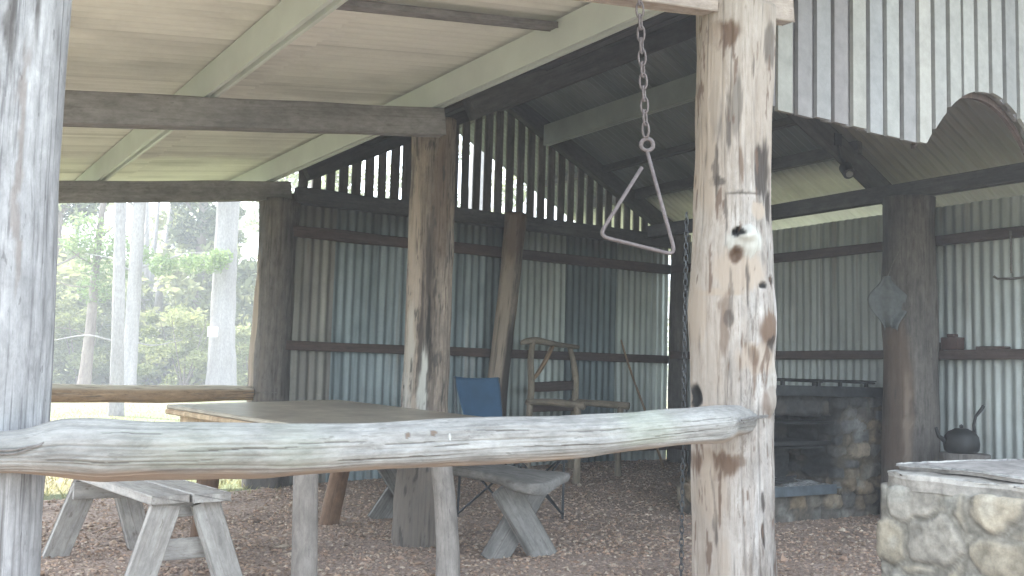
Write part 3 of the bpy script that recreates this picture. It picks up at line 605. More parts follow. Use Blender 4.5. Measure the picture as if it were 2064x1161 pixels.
pts = [(.2, 7.7, .775, .062), (.7, 7.7, .775, .064), (1.05, 7.7, .780, .070), (1.6, 7.7, .784, .062), (1.9, 7.7, .785, .068), (2.3, 7.7, .797, .062), (2.54, 7.7, .797, .054)]
log('rail', pts, MT['brown_rail'], br, n=60, step=.02, lump=.02, groove=.003, seed=6.7, side=(0, 1, 0), marks=lambda p, dr, c, r, s: (.55, .50, .42, .8*sstep(.3, .7, dr.z), 0))  # sunlight on the rail's upper side painted in as a pale tone
wire('tie_wire', [[(2.45, 7.64, .80), (2.52, 7.64, .805), (2.62, 7.60, .806), (2.70, 7.59, .808)]], br)
log('log_rail', [(.2, 2.9, .80, .05), (.2, 4, .79, .055), (.2, 5.1, .80, .05)], MT['brown_rail'], None, n=30, seed=2, marks=lambda *a: (0, 0, 0, 0, 0)) if False else None

# ------------------------------------------------------------------ table
def table():
    cx, cy, a, w, l, T, tx, ty = 2.06, 5.01, .235, 1.13, 1.335, .78, .023, .034
    t = empty('log_table', 'square board topped table on round log legs behind the front rail', 'table', (cx, cy, 0))
    A = Matrix.Rotation(a, 3, 'Z')
    def P(x, y, z): q = A@Vector((x, y, 0)); return Vector((cx+q.x, cy+q.y, T+z+x*tx+y*ty))
    def slab(name, x0, x1, y0, y1, z0, z1, mat, **k):
        v, f = bevbox(x0, x1, y0, y1, z0, z1, .006); return put(name, [P(*q) for q in v], f, mat, t, Matrix.Translation((cx, cy, 0))@A.to_4x4(), **k)
    slab('tabletop', -w/2, w/2, -l/2, l/2, -.022, 0, MT['top'])
    slab('edge_trim', -w/2-.006, -w/2+.02, -l/2, l/2, -.05, -.0225, MT['tablewood']); slab('edge_trim', -w/2, w/2, -l/2-.004, -l/2+.02, -.046, -.0225, MT['tablewood'])
    slab('apron', -w/2+.05, -w/2+.085, -l/2+.06, l/2-.06, -.13, -.048, MT['tablewood']); slab('apron', w/2-.085, w/2-.05, -l/2+.06, l/2-.06, -.13, -.024, MT['tablewood'])
    slab('apron', -w/2+.09, w/2-.09, -l/2+.05, -l/2+.085, -.13, -.05, MT['tablewood']); slab('apron', -w/2+.09, w/2-.09, l/2-.085, l/2-.05, -.13, -.024, MT['tablewood'])
    for x, y, r, mt, s in ((1.70, 4.30, .056, 'leg', 1), (2.42, 4.24, .053, 'leg', 2), (2.515, 6.02, .06, 'brownleg', 3), (1.60, 5.62, .06, 'brownleg', 4)):
        y2 = y+(.18 if s == 2 else .06)*0
        top = .70
        dx = .035 if s == 2 else 0; yy = {1: 4.36, 2: 4.50, 3: 5.70, 4: 5.45}[s]
        pts = [(x, y, -.03, r*1.05), (x+dx*.5, (y+yy)/2, .35, r), (x+dx, yy, top, r*1.0)] if s != 2 else [(x-.02, y, -.03, r*1.2), (x, y+.03, .08, r*1.1), (x+dx*.6, (y+yy)/2, .4, r), (x+dx, yy, .72, r*1.05)]
        log('leg', pts, MT[mt], t, n=36, step=.03, lump=.014, groove=.002, seed=s*1.9)
table()

# ------------------------------------------------------------------ left plank bench
def bench():
    t = empty('plank_bench', 'grey two plank bench with splayed board legs at the left side of the table', 'bench', (1.15, 5.0, 0))
    dirv = Vector((-.105, .99, 0)).normalized(); sidev = Vector((.99, .105, 0)).normalized()
    c = Vector((1.205, 4.385, .45)); L = 1.30
    for s, w in ((-.0875, .17), (.0885, .17)):
        a = c+sidev*s+dirv*(-.015 if s > 0 else .01); board('seat_plank', a-Vector((0, 0, .02)), a+dirv*L-Vector((0, 0, .02)), w, .04, MT['bench'], t, side=sidev, wob=.004)
    for k, y in enumerate((.07, L-.10)):
        for s in (-1, 1):
            top = c+dirv*y+sidev*(.085*s)-Vector((0, 0, .043)); bot = c+dirv*(y+(-.03 if k == 0 else .03))+sidev*(.225*s); bot.z = -.01
            board('leg', bot, top, .125, .042, MT['bench'], t, side=sidev, wob=.004)
        m_ = c+dirv*(y+(.05 if k == 0 else -.05)); m_.z = .35 if k else .2
        board('cross_piece', m_-sidev*.17, m_+sidev*.17, .09, .03, MT['bench'], t, side=(0, 0, 1), wob=.003)
        m_ = c+dirv*(y+(.045 if k == 0 else -.045)); m_.z = .375
        board('cross_piece', m_-sidev*.13, m_+sidev*.13, .07, .03, MT['bench'], t, side=(0, 0, 1), wob=.003)
bench()
# ------------------------------------------------------------------ slab bench on crossed legs
def slab_bench():
    t = empty('slab_bench', 'rough live edge slab bench on crossed board legs beside the middle post', 'bench', (3.1, 5.2, 0))
    # outline along its length: (v, left edge x, right edge x)
    prof = [(0, .05, .10), (.05, -.01, .18), (.13, -.03, .27), (.24, .0, .40), (.33, -.01, .50), (.42, .0, .50), (.52, .01, .44), (.7, .03, .40), (1.0, .0, .42), (1.4, .02, .43), (1.8, .0, .42), (2.0, .05, .38), (2.05, .12, .3)]
    o = Vector((2.83, 4.19, 0)); dv = Vector((.0, 1, 0)); sv = Vector((1, .0, 0)); NJ = 70; NI = 14; V = []
    vs = [p[0] for p in prof]
    ring = []
    for j in range(NJ):
        v = 2.05*j/(NJ-1); a = np.interp(v, vs, [p[1] for p in prof]); b = np.interp(v, vs, [p[2] for p in prof])
        a += .03*noise.noise(Vector((v*7, 1, 0)))+.01*noise.noise(Vector((v*22, 1, 0))); b += .04*noise.noise(Vector((v*7, 6, 0)))+.01*noise.noise(Vector((v*22, 6, 0)))
        for i in range(2*NI):
            ang = 2*pi*i/(2*NI); cx, cz = cos(ang), sin(ang); ex = abs(cx)**.35*(1 if cx > 0 else -1); ez = abs(cz)**.5*(1 if cz > 0 else -1)
            x = (a+b)/2+(b-a)/2*ex*(1-.06*(1-cz)); z = .435+.032*ez+.006*noise.noise(Vector((x*4, v*3, 2)))+.012*sstep(.3, 0, v)*-1
            V.append(o+dv*v+sv*x+Vector((0, 0, z)))
    F = grid_faces(2*NI, NJ, True)+[list(range(2*NI))[::-1], [(NJ-1)*2*NI+i for i in range(2*NI)]]
    W, L = frame(o+Vector((.2, 0, .43)), o+Vector((.2, 2, .43)))
    put('seat_slab', V, F, MT['slab'], t, W, smooth=True)
    for k, v in enumerate((.40, 1.85)):
        for s in (-1, 1):
            q = o+dv*(v+.024*s); a = q+sv*(.21-.16*s); b = q+sv*(.21+.13*s); a = a+Vector((0, 0, gz(a.x, a.y)-.01)); b.z = .402
            board('leg', a, b, .155, .042, MT['slab'], t, side=(1, 0, 0), wob=.006)
slab_bench()

# ------------------------------------------------------------------ blue camp chair
def camp_chair():
    f = Vector((.349, -.937, 0)); s = Vector((.937, .349, 0)); c = Vector((3.68, 5.98, gz(3.6, 6.0)))
    t = empty('camp_chair', 'blue folding camp chair with fabric back beside the leaning post', 'chair', c)
    P = lambda x, y, z: c+f*x+s*y+Vector((0, 0, z))
    def sheetq(name, fn, ni, nj, mat, th=.006):
        V = [fn(i/(ni-1), j/(nj-1)) for j in range(nj) for i in range(ni)]
        o = put(name, V, grid_faces(ni, nj), mat, t, smooth=True); md = o.modifiers.new('thick', 'SOLIDIFY'); md.thickness = th; return o
    def back(u, v):
        hw = .25-.055*(1-v)**1.2*1.0; y = (u*2-1)*hw; z = .56+.40*v; x = -.02-.10*v+.0; x -= .035*(1-(u*2-1)**2)*(1-.3*v); return P(x+.006*noise.noise(Vector((u*4, v*4, 0))), y, z-.01*(1-(u*2-1)**2)*v)
    sheetq('back_fabric', back, 20, 16, MT['blue'])
    sheetq('seat_fabric', lambda u, v: P(.0+.45*v, (u*2-1)*.235, .43-.045*(1-(u*2-1)**2)*(1-(v*2-1)**2*.5)+.03*v), 14, 12, MT['blue'])
    for sy in (-1, 1):
        sheetq('arm_strap', lambda u, v: P(-.03+.50*u, sy*(.27+.03*(v-.5)*2), .64-.03*sin(pi*u)+.035*u), 14, 4, MT['blue'])
        g = Geo(); g.tube([P(-.06, sy*.255, .42), P(-.12, sy*.252, .955)], .009, 8); g.put('back_tube', MT['steel'], t)
        g = Geo(); g.tube([P(.46, sy*.26, .0), P(.46, sy*.265, .67)], .009, 8); g.put('leg', MT['steel'], t)
        g = Geo(); g.tube([P(-.05, sy*.26, .0), P(-.03, sy*.255, .66)], .009, 8); g.put('leg', MT['steel'], t)
        g = Geo(); g.tube([P(-.05, sy*.26, .03), P(.46, sy*.26, .43)], .008, 8); g.tube([P(.46, sy*.26, .03), P(-.05, sy*.26, .43)], .008, 8); g.put('side_brace', MT['steel'], t)
    g = Geo(); g.tube([P(.46, -.26, .03), P(.455, .26, .43)], .008, 8); g.tube([P(.46, .26, .03), P(.465, -.26, .43)], .008, 8); g.put('front_brace', MT['steel'], t)
camp_chair()
# ------------------------------------------------------------------ rustic chair
def branch_chair():
    lat = lambda a, z: Vector((.8415*a+.5402*z, -.5402*a+.8415*z, 0))
    N = lat(.58, 8.42); fwd = lat(-.40, .33); wid = lat(.40, .44); g0 = gz(N.x, N.y)
    P = lambda f, w, z: N+fwd*(1-f)+wid*w+Vector((0, 0, z+g0))      # f=1 front, w=0 near side
    t = empty('branch_chair', 'rustic armchair made of crooked branches in front of the corrugated back wall', 'chair', P(.5, .5, 0))
    B = MT['branch']; kw = dict(n=18, step=.03, lump=.03, groove=.002)
    log('back_upright', [P(0, 0, 0)+Vector((0, 0, 0)), P(-.03, 0, .4), P(.04, .02, .8), P(-.06, .03, 1.0), P(.02, .03, 1.20)] and [(*P(0, 0, -.02), .032), (*P(-.03, 0, .4), .03), (*P(.03, .02, .85), .03), (*P(-.05, .03, 1.02), .028), (*P(.02, .03, 1.20), .026)], B, t, seed=1, **kw)
    log('back_upright', [(*P(0, 1, -.02), .033), (*P(.03, 1, .45), .03), (*P(.08, 1, .8), .033), (*P(.05, 1, 1.0), .03), (*P(-.06, .98, 1.17), .026)], B, t, seed=2, **kw)
    log('top_rail', [(*P(-.03, -.17, 1.185), .022), (*P(0, -.03, 1.215), .036), (*P(0, .25, 1.205), .032), (*P(0, .6, 1.185), .024), (*P(0, 1.12, 1.175), .02)], B, t, seed=3, **kw)
    board('back_slat', P(.02, .0, .80), P(.05, 1.0, .82), .085, .03, MT['girt'], t, side=(0, 0, 1), wob=.01)
    board('back_slat', P(.02, .0, .62), P(.05, 1.0, .62), .07, .03, MT['girt'], t, side=(0, 0, 1), wob=.01)
    log('brace', [(*P(.02, .03, .86), .018), (*P(.02, .25, .97), .022), (*P(.0, .5, 1.17), .022)], MT['brown_rail'], t, seed=4, n=14, step=.03, marks=lambda *a: (0, 0, 0, 0, 0))
    log('arm', [(*P(-.05, 0, .665), .028), (*P(.5, 0, .68), .032), (*P(1.13, 0, .655), .03)], B, t, seed=5, **kw)
    log('arm', [(*P(-.05, 1, .67), .028), (*P(.5, 1, .665), .030), (*P(1.18, 1, .655), .034)], B, t, seed=6, **kw)
    log('leg', [(*P(1, 0, -.02), .032), (*P(1.02, 0, .35), .03), (*P(1.0, 0, .65), .028)], B, t, seed=7, **kw)
    log('leg', [(*P(1, 1, -.02), .032), (*P(.98, 1, .35), .028), (*P(1.03, 1, .65), .03)], B, t, seed=8, **kw)
    for w in (.0, 1.0): log('side_rail', [(*P(0, w, .36), .024), (*P(1, w, .37), .024)], B, t, seed=9+w, **kw)
    for f in (0, 1): log('cross_rail', [(*P(f, 0, .39), .024), (*P(f, 1, .39), .024)], B, t, seed=11+f, **kw)
    for k in range(5): board('seat_slat', P(.08+.21*k, -.06, .42), P(.08+.21*k, 1.06, .42), .085, .022, MT['branch'], t, side=fwd, wob=.008)
branch_chair()
log('walking_stick', [(6.36, 7.16, gz(6.4, 7.1)-.01, .013), (6.27, 7.36, .7, .012), (6.19, 7.56, 1.20, .011), (6.165, 7.60, 1.36, .009)], MT['brown_rail'], None, n=12, step=.03, lump=.05, seed=3,
    label='thin dark stick leaning against the pale back wall sheet', cat='stick', marks=lambda *a: (0, 0, 0, 0, 0))

# ------------------------------------------------------------------ triangle bell, chains
def chain(name, p0, p1, pitch, wd, r, mat, label, tail=0):
    p0, p1 = Vector(p0), Vector(p1); L = (p1-p0).length; n = int(L/pitch); d = (p1-p0).normalized(); a = RTD.copy(); a = (a-d*a.dot(d)).normalized(); b = d.cross(a); g = Geo()
    for k in range(n):
        c = p0+d*(pitch*(k+.5)); ax = (a*cos(.5)+b*sin(.5)) if k % 2 else (b*cos(.5)-a*sin(.5)); ax = (ax+Vector((random.gauss(0, .12),)*3)).normalized()
        hl = pitch*.5+r*1.5; pts = []
        for q in range(14):
            t = 2*pi*q/14; pts.append(c+d*(hl*sin(t))*1.0+ax*(wd*(abs(cos(t))**.7)*(1 if cos(t) > 0 else -1)))
        g.tube(pts, r, 6, True)
    o = g.put(name, mat, smooth=True, label=label, cat='chain'); return o
chain('chain', (2.163, 2.60, 2.34), (2.212, 2.608, 1.822), .042, .0125, .0040, MT['iron'], 'rusty chain of large links hanging from the front rafter and holding the triangle')
chain('chain', (2.452, 2.66, 1.60), (2.462, 2.68, .03), .022, .007, .0021, MT['steel'], 'long thin chain hanging down the left side of the big front post')
tr = empty('dinner_triangle', 'rusty iron triangle dinner bell hanging open cornered on its chain', 'triangle bell', (2.22, 2.61, 1.83))
A0 = Vector((2.219, 2.611, 1.786)); E1 = Vector((2.205, 2.620, 1.728)); C1 = Vector((2.076, 2.690, 1.482)); C2 = Vector((2.327, 2.577, 1.428))
def rnd(p, q, r_, k=.035):   # rounded corner
    a = (p-q).normalized()*k; b = (r_-q).normalized()*k; return [q+a*(1-t)**2+b*t**2 for t in (0, .25, .5, .75, 1)]
g = Geo(); g.tube([E1]+rnd(E1, C1, C2)+rnd(C1, C2, A0)+[A0], .0068, 10); g.put('bent_bar', MT['iron'], tr, smooth=True)
g = Geo(); rr = .021; cc = A0+Vector((0, 0, .022)); g.tube([cc+RTD*rr*cos(a)+Vector((0, 0, rr*sin(a))) for a in np.linspace(0, 2*pi, 19)[:-1]], .0075, 8, True); g.put('eye', MT['iron'], tr, smooth=True)
# ------------------------------------------------------------------ stonework
def masonry(name, b, mat, parent, cell=.17, res=.014, relief=.022, seed=0, pal=None, mortar=(.22, .215, .20), taper=0, sootf=None, flat_top=False, label=None, squash=.75):
    x0, x1, y0, y1, z0, z1 = b; rg = np.random.default_rng(seed); bm = bmesh.new(); dims = (x1-x0, y1-y0, z1-z0); idx = {}
    n = [max(2, int(d/res)) for d in dims]
    def vid(i, j, k):
        q = (i, j, k)
        if q not in idx: idx[q] = bm.verts.new((x0+dims[0]*i/n[0], y0+dims[1]*j/n[1], z0+dims[2]*k/n[2]))
        return idx[q]
    for i in range(n[0]):
        for k in range(n[2]):
            bm.faces.new([vid(i, 0, k), vid(i+1, 0, k), vid(i+1, 0, k+1), vid(i, 0, k+1)]); bm.faces.new([vid(i, n[1], k), vid(i, n[1], k+1), vid(i+1, n[1], k+1), vid(i+1, n[1], k)])
    for j in range(n[1]):
        for k in range(n[2]):
            bm.faces.new([vid(0, j, k), vid(0, j, k+1), vid(0, j+1, k+1), vid(0, j+1, k)]); bm.faces.new([vid(n[0], j, k), vid(n[0], j+1, k), vid(n[0], j+1, k+1), vid(n[0], j, k+1)])
    for i in range(n[0]):
        for j in range(n[1]): bm.faces.new([vid(i, j, n[2]), vid(i+1, j, n[2]), vid(i+1, j+1, n[2]), vid(i, j+1, n[2])]); bm.faces.new([vid(i, j, 0), vid(i, j+1, 0), vid(i+1, j+1, 0), vid(i+1, j, 0)])
    bm.normal_update()
    P = np.array([v.co[:] for v in bm.verts]); Nn = np.array([v.normal[:] for v in bm.verts])
    # irregular stone centres in a jittered lattice, courses staggered
    S = []; cz = cell*squash
    for k in range(-1, int(dims[2]/cz)+2):
        for i in range(-1, int(dims[0]/cell)+2):
            for j in range(-1, int(dims[1]/cell)+2):
                S.append((x0+(i+.5*(k % 2)+rg.uniform(.1, .9))*cell, y0+(j+.5*(k % 2)+rg.uniform(.1, .9))*cell, z0+(k+rg.uniform(.25, .75))*cz))
    S = np.array(S); sc = np.array([1, 1, 1/squash])
    Wp = P+np.array([[noise.noise(Vector(p*6))*.028+noise.noise(Vector(p*19))*.012, noise.noise(Vector(p*6+9))*.028, noise.noise(Vector(p*6+20))*.022+noise.noise(Vector(p*19+5))*.012] for p in P])
    V = []; C = []; pal = pal or [(.28, .245, .19), (.235, .215, .185), (.205, .18, .155), (.25, .23, .20), (.29, .255, .20), (.20, .185, .165)]
    sv = rg.integers(0, len(pal), len(S)); br = rg.uniform(.8, 1.2, len(S)); out = rg.uniform(-.4, 1, len(S))
    for i in range(len(P)):
        d = ((np.abs((S-Wp[i])*sc)**3.4).sum(1))**(1/3.4); o = np.argpartition(d, 1)[:2]; o = o[np.argsort(d[o])]
        e = (d[o[1]]-d[o[0]]); k = min(1, max(0, (e-.004)/.03)); k = k*k*(3-2*k)
        nz = noise.noise(Vector(P[i]*14)); nf = noise.noise(Vector(P[i]*45)); h = relief*k*(.6+.5*out[o[0]])+.006*nz+.003*nf
        if flat_top and P[i][2] > z1-.002: h = .004*nz
        V.append(P[i]+Nn[i]*h)
        c = np.array(pal[sv[o[0]]])*br[o[0]]*(1+.35*nz+.2*nf); mo = np.array(mortar)*(1+.2*nf); c = (mo*(1-k)+c*k)*(1-.38*math.exp(-((e-.010)/.009)**2))
        lich = noise.noise(Vector(P[i]*9+33)); c = c*(1-.35*sstep(.3, .55, lich))+np.array((.36, .36, .33))*.35*sstep(.3, .55, lich)
        if sootf: s = sootf(P[i]); c = c*(1-s)+np.array((.022, .022, .024))*s
        C.append((*np.clip(c, 0, 1), 1))
    for v, p in zip(bm.verts, V): v.co = p
    F = [[v.index for v in f.verts] for f in bm.faces] if bm.verts.index_update() is None else None
    bm.free(); return put(name, V, F, mat, parent, smooth=True, marks=C, label=label)
ct = empty('stone_counter', 'rough stone counter topped by a thick weathered slab at the front right', 'counter', (3.5, 1.9, 0))
masonry('stone_wall', (3.12, 4.3, 1.0, 2.34, -.05, .63), MT['stone'], ct, cell=.18, res=.009, relief=.017, seed=8, squash=.8, mortar=(.25, .23, .195))
def slab_top(name, x0, x1, y0, y1, z0, z1, seed, mat='stone', parent=ct, col=(.36, .34, .31)):
    bm = bmesh.new(); bmesh.ops.create_cube(bm, size=1); bmesh.ops.subdivide_edges(bm, edges=bm.edges[:], cuts=26, use_grid_fill=True); V = []; C = []
    for v in bm.verts:
        p = Vector((x0+(v.co.x+.5)*(x1-x0), y0+(v.co.y+.5)*(y1-y0), z0+(v.co.z+.5)*(z1-z0)))
        cxy = Vector((p.x-(x0+x1)/2, p.y-(y0+y1)/2, 0)); edge = max(abs(v.co.x), abs(v.co.y))*2
        k = .03*noise.noise(Vector((p.x*4+seed, p.y*4, p.z*6)))+.022*noise.noise(Vector((p.x*12, p.y*12+seed, p.z*9)))+.012*noise.noise(Vector((p.x*30, p.y*30+seed, p.z*12)))
        if edge > .9: p += cxy.normalized()*k*1.6
        p.z += .006*noise.noise(Vector((p.x*9, p.y*9, seed)))-(.010*sstep(.85, 1, edge) if v.co.z > .4 else 0)
        n1 = noise.noise(Vector((p.x*7, p.y*7, p.z*20+seed))); n2 = noise.noise(Vector((p.x*25, p.y*25, p.z*60)))
        c = np.array(col)*(1+.35*n1+.3*n2); 
        if edge > .93 and v.co.z > .1: c = c*.6+np.array((.6, .58, .55))*.4
        V.append(p); C.append((*np.clip(c, 0, 1), 1))
    F = [[v.index for v in f.verts] for f in bm.faces]; bm.free()
    return put(name, V, F, MT[mat], parent, smooth=True, marks=C)
slab_top('top_slab', 3.13, 4.35, .96, 2.335, .628, .692, 3.3, col=(.27, .25, .225))
slab_top('upper_slab', 3.20, 4.33, .98, 2.32, .6925, .716, 8.1, col=(.235, .215, .20))
for i, (x, y, a, L, c, lab) in enumerate(((3.93, 2.20, .4, .05, (.62, .50, .42), 'pale curled bark chip lying on the stone counter near its back edge'), (3.90, 2.12, 1.2, .035, (.42, .26, .16), 'small orange brown bark chip in front of the pale one on the counter'), (3.99, 2.24, 2.2, .045, (.55, .44, .36), 'pinkish bark chip farthest right on the stone counter'))):
    V = []
    for j in range(8):
        for k in range(5):
            u, w = j/7-.5, k/4-.5; px, py = u*L*2, w*L*.8*(1-abs(u)*.8); V.append((x+px*cos(a)-py*sin(a), y+px*sin(a)+py*cos(a), .728+.10*abs(u)**2*L*6+.02*abs(w)))
    o = put('bark_chip', V, grid_faces(8, 5), MT['stone'], None, smooth=True, marks=[(*c, 1)]*40, label=lab, cat='bark chip'); md = o.modifiers.new('t', 'SOLIDIFY'); md.thickness = .006

fp = empty('stone_fireplace', 'smoke blackened stone fireplace with steel plates and grill in the right corner', 'fireplace', (5.9, 5.3, 0))
def fsoot(p):
    n = noise.noise(Vector((p[0]*5, p[1]*5, p[2]*6)))*.3
    return min(.93, max(0, .95*sstep(6.25, 5.9, p[0]+n*.5)*sstep(.22, .36, p[2])+.5*sstep(.72, .9, p[2]+n*.3)+.22+n*.7))
fpal = [(.26, .21, .155), (.20, .19, .175), (.17, .15, .13), (.23, .205, .17), (.25, .19, .13), (.16, .155, .15)]
masonry('hearth_base', (5.12, 6.64, 4.93, 5.60, -.05, .235), MT['stone'], fp, cell=.17, res=.02, seed=11, pal=fpal, mortar=(.14, .12, .10), sootf=fsoot, relief=.03)
masonry('stone_pier', (6.02, 6.66, 4.90, 5.60, .2, .915), MT['stone'], fp, cell=.21, res=.014, seed=12, pal=fpal, mortar=(.19, .15, .10), sootf=fsoot, relief=.03, squash=.42)
masonry('back_stones', (5.34, 6.03, 5.36, 5.60, .2, .915), MT['stone'], fp, cell=.16, res=.024, seed=13, pal=fpal, sootf=lambda p: .85)
masonry('side_pier', (5.12, 5.33, 5.0, 5.5, .2, .69), MT['stone'], fp, cell=.15, res=.022, seed=14, pal=fpal, sootf=fsoot)
masonry('lintel', (5.34, 6.03, 4.96, 5.37, .765, .915), MT['stone'], fp, cell=.2, res=.02, seed=15, pal=fpal, sootf=lambda p: .88, squash=.5)
g = Geo(); g.box(5.27, 6.02, 4.85, 5.36, .236, .244); g.box(5.27, 5.96, 4.846, 4.852, .20, .268); g.box(5.264, 5.27, 4.85, 5.36, .20, .268); g.put('hearth_tray', MT['bluesteel'], fp)
V = []
for j in range(30):
    for i in range(34):
        x, y = 5.29+.70*i/33, 4.875+.46*j/29; V.append((x, y, .25+.035*max(0, noise.noise(Vector((x*9, y*9, 0)))+.35)*sstep(4.86, 5.0, y)))
put('ash_bed', V, grid_faces(34, 30), MT['ash'], fp, smooth=True)
g = Geo(); g.box(5.14, 6.01, 4.90, 5.36, .70, .712); g.put('shelf_plate', MT['char'], fp)
g = Geo()
for k in range(9): g.tube([(5.16+.8*k/8, 4.95, .565), (5.16+.8*k/8, 5.35, .565)], .006, 6)
g.box(5.14, 6.0, 4.93, 4.945, .545, .575); g.box(5.14, 5.95, 4.96, 5.35, .52, .532); g.put('grate', MT['char'], fp)
g = Geo(); g.box(5.24, 6.58, 4.86, 5.6, .935, .945); g.box(5.24, 6.58, 4.852, 4.862, .90, .975); g.box(5.232, 5.24, 4.86, 5.6, .90, .975); g.put('top_plate', MT['steel'], fp)
g = Geo()
for k in range(2): g.tube([(5.42, 4.93+.5*k, 1.015), (6.50, 4.93+.5*k, 1.005)], .008, 8)
for k in range(15): g.tube([(5.44+1.04*k/14, 4.90, 1.02), (5.44+1.04*k/14, 5.46, 1.02)], .0045, 6)
for x, y in ((5.48, 4.93), (5.86, 4.93), (6.1, 4.93), (6.40, 4.93), (5.48, 5.43), (6.4, 5.43)): g.box(x-.014, x+.014, y-.01, y+.01, .945, 1.012, c=.001)
g.put('grill_rack', MT['char'], fp)
# charred sticks in the hearth
for i in range(3):
    a = random.uniform(-.5, .5); x, y = 5.42+.12*i, 5.0+.09*i
    log('charred_branch', [(x, y, .275, .014), (x+.2*cos(a), y+.2*sin(a), .30, .011)], MT['char'], None, n=10, lump=.04, seed=i,
        label=['charred branch nearest the front edge of the hearth tray', 'charred branch in the middle of the ash bed', 'charred branch at the back of the ash bed'][i], cat='firewood', group='burnt branches in the hearth')

# kettle on a log stump behind the counter
log('log_stump', [(6.30, 4.06, -.02, .17), (6.30, 4.06, .3, .16), (6.30, 4.06, .545, .162)], MT['post_dark'], None, n=50, seed=12, label='upright log stump behind the stone counter carrying the black kettle', cat='stump', marks=lambda *a: (0, 0, 0, 0, 0))
kt = empty('camp_kettle', 'round black camp kettle with a tall curved handle behind the stone counter', 'kettle', (6.30, 4.08, .547))
K = Vector((6.30, 4.08, .547))
def lathe(prof, n=28, c=K): return [(c.x+r*cos(2*pi*i/n), c.y+r*sin(2*pi*i/n), c.z+z) for r, z in prof for i in range(n)], grid_faces(n, len(prof), True)
v, f = lathe([(.001, 0), (.09, 0), (.112, .02), (.118, .06), (.11, .11), (.085, .145), (.05, .16), (.045, .165), (.001, .168)]); put('body', v, f, MT['char'], kt, smooth=True)
v, f = lathe([(.001, .168), (.012, .17), (.014, .185), (.001, .195)], 12); put('lid_knob', v, f, MT['char'], kt, smooth=True)
g = Geo(); g.tube([K-RTD*.10+Vector((0, 0, .07)), K-RTD*.155+Vector((0, 0, .11)), K-RTD*.175+Vector((0, 0, .17))], [.02, .014, .010], 10); g.put('spout', MT['char'], kt, smooth=True)
g = Geo(); g.tube([K+RTD*.09+Vector((0, 0, .12)), K+RTD*.085+Vector((0, 0, .19)), K+RTD*.10+Vector((0, 0, .25)), K+RTD*.14+Vector((0, 0, .30)), K+RTD*.155+Vector((0, 0, .325))], [.013, .010, .010, .012, .012], 8); g.put('handle', MT['char'], kt, smooth=True)

# ------------------------------------------------------------------ trees
def GH(x, y): return noise.noise(Vector((x*.08, y*.08, 0)))*.25*sstep(24, 60, y)+.0028*max(0, y-24)**1.15*.6 if y > 14 else 0
def leaves(clumps, size, per, asp=2.6, droop=.4):
    """clumps: (x,y,z,radius,tone). Leaf sprays spread through each clump's volume"""
    V, F, C = [], [], []
    for (x, y, z, r, tone) in clumps:
        k = int(per*random.uniform(.7, 1.3))
        D = RNG.normal(size=(k, 3)); D /= np.linalg.norm(D, axis=1)[:, None]; R = r*RNG.uniform(.15, 1, (k, 1))**.6
        P = D*R*[1, 1, .7]+[x, y, z]
        A = RNG.normal(size=(k, 3)); A[:, 2] = A[:, 2]*.6-droop; A /= np.linalg.norm(A, axis=1)[:, None]
        B = RNG.normal(size=(k, 3)); B = np.cross(A, B); B /= np.linalg.norm(B, axis=1)[:, None]
        s = size*RNG.uniform(.5, 1.3, (k, 1)); a = A*s*.5; b = B*s*.5/asp; o = len(V)*0
        q = np.stack([P-a, P+b*.9, P+a, P-b*.9], 1).reshape(-1, 3); n0 = sum(len(v) for v in V)
        V.append(q); F.append(np.arange(4*k).reshape(-1, 4)+n0)
        t = np.clip(tone+RNG.normal(0, .22, (k, 1)), 0, 1); C.append(np.repeat(np.concatenate([t, t*0, t*0, t*0+1], 1), 4, 0))
    return np.concatenate(V), np.concatenate(F), np.concatenate(C)
def crown_clumps(cx, cy, z0, z1, R, n, r=(.5, 1.1), shape=1.0):
    out = []
    for _ in range(n):
        t = random.random(); rad = R*(.35+.65*sin(pi*min(1, t*.9+.08)))**shape*sqrt(random.random()); a = random.uniform(0, 2*pi)
        out.append((cx+rad*cos(a), cy+rad*sin(a), z0+(z1-z0)*t, random.uniform(*r), random.random()))
    return out
def tree(name, label, base, r0, h, lean=(0, 0), bark='gumbark', clumps=None, leaf='leaf_olive', size=.3, per=120, limbs=(), taper=.45, cat='tree', group=None, n=24):
    x, y = base; z = GH(x, y); t = empty(name, label, cat, (x, y, z), group)
    pts = [(x+lean[0]*s**1.1+.12*r0*sin(s*9+x), y+lean[1]*s, z-.1+h*s, r0*(1-taper*s)*(1+.35*max(0, .03-s)*20)) for s in np.linspace(0, 1, 9)]
    log('trunk', pts, MT[bark], t, n=n, step=max(.12, h/70), lump=.02, groove=r0*.02, seed=x, side=(1, 0, 0))
    cl = clumps or []
    for k, (s, dx, dy, dz, rr) in enumerate(limbs):
        i = s*8; a = Vector(pts[int(i)][:3]).lerp(Vector(pts[min(8, int(i)+1)][:3]), i-int(i))
        b = a+Vector((dx, dy, dz)); mid = a.lerp(b, .5)+Vector((random.uniform(-.1, .1)*abs(dx), 0, .12*Vector((dx, dy, dz)).length*random.choice((-1, 1))))
        log('limb', [(*a, rr), (*mid, rr*.7), (*b, rr*.3)], MT[bark], t, n=8, step=.2, lump=.03, groove=0, seed=k+x)
    if cl:
        v, f, c = leaves(cl, size, per); put('crown', v, f, MT[leaf], t, marks=c)
    return t
def W(px, py, z):  # direction helper kept as plain numbers: right/forward offsets to world
    return None
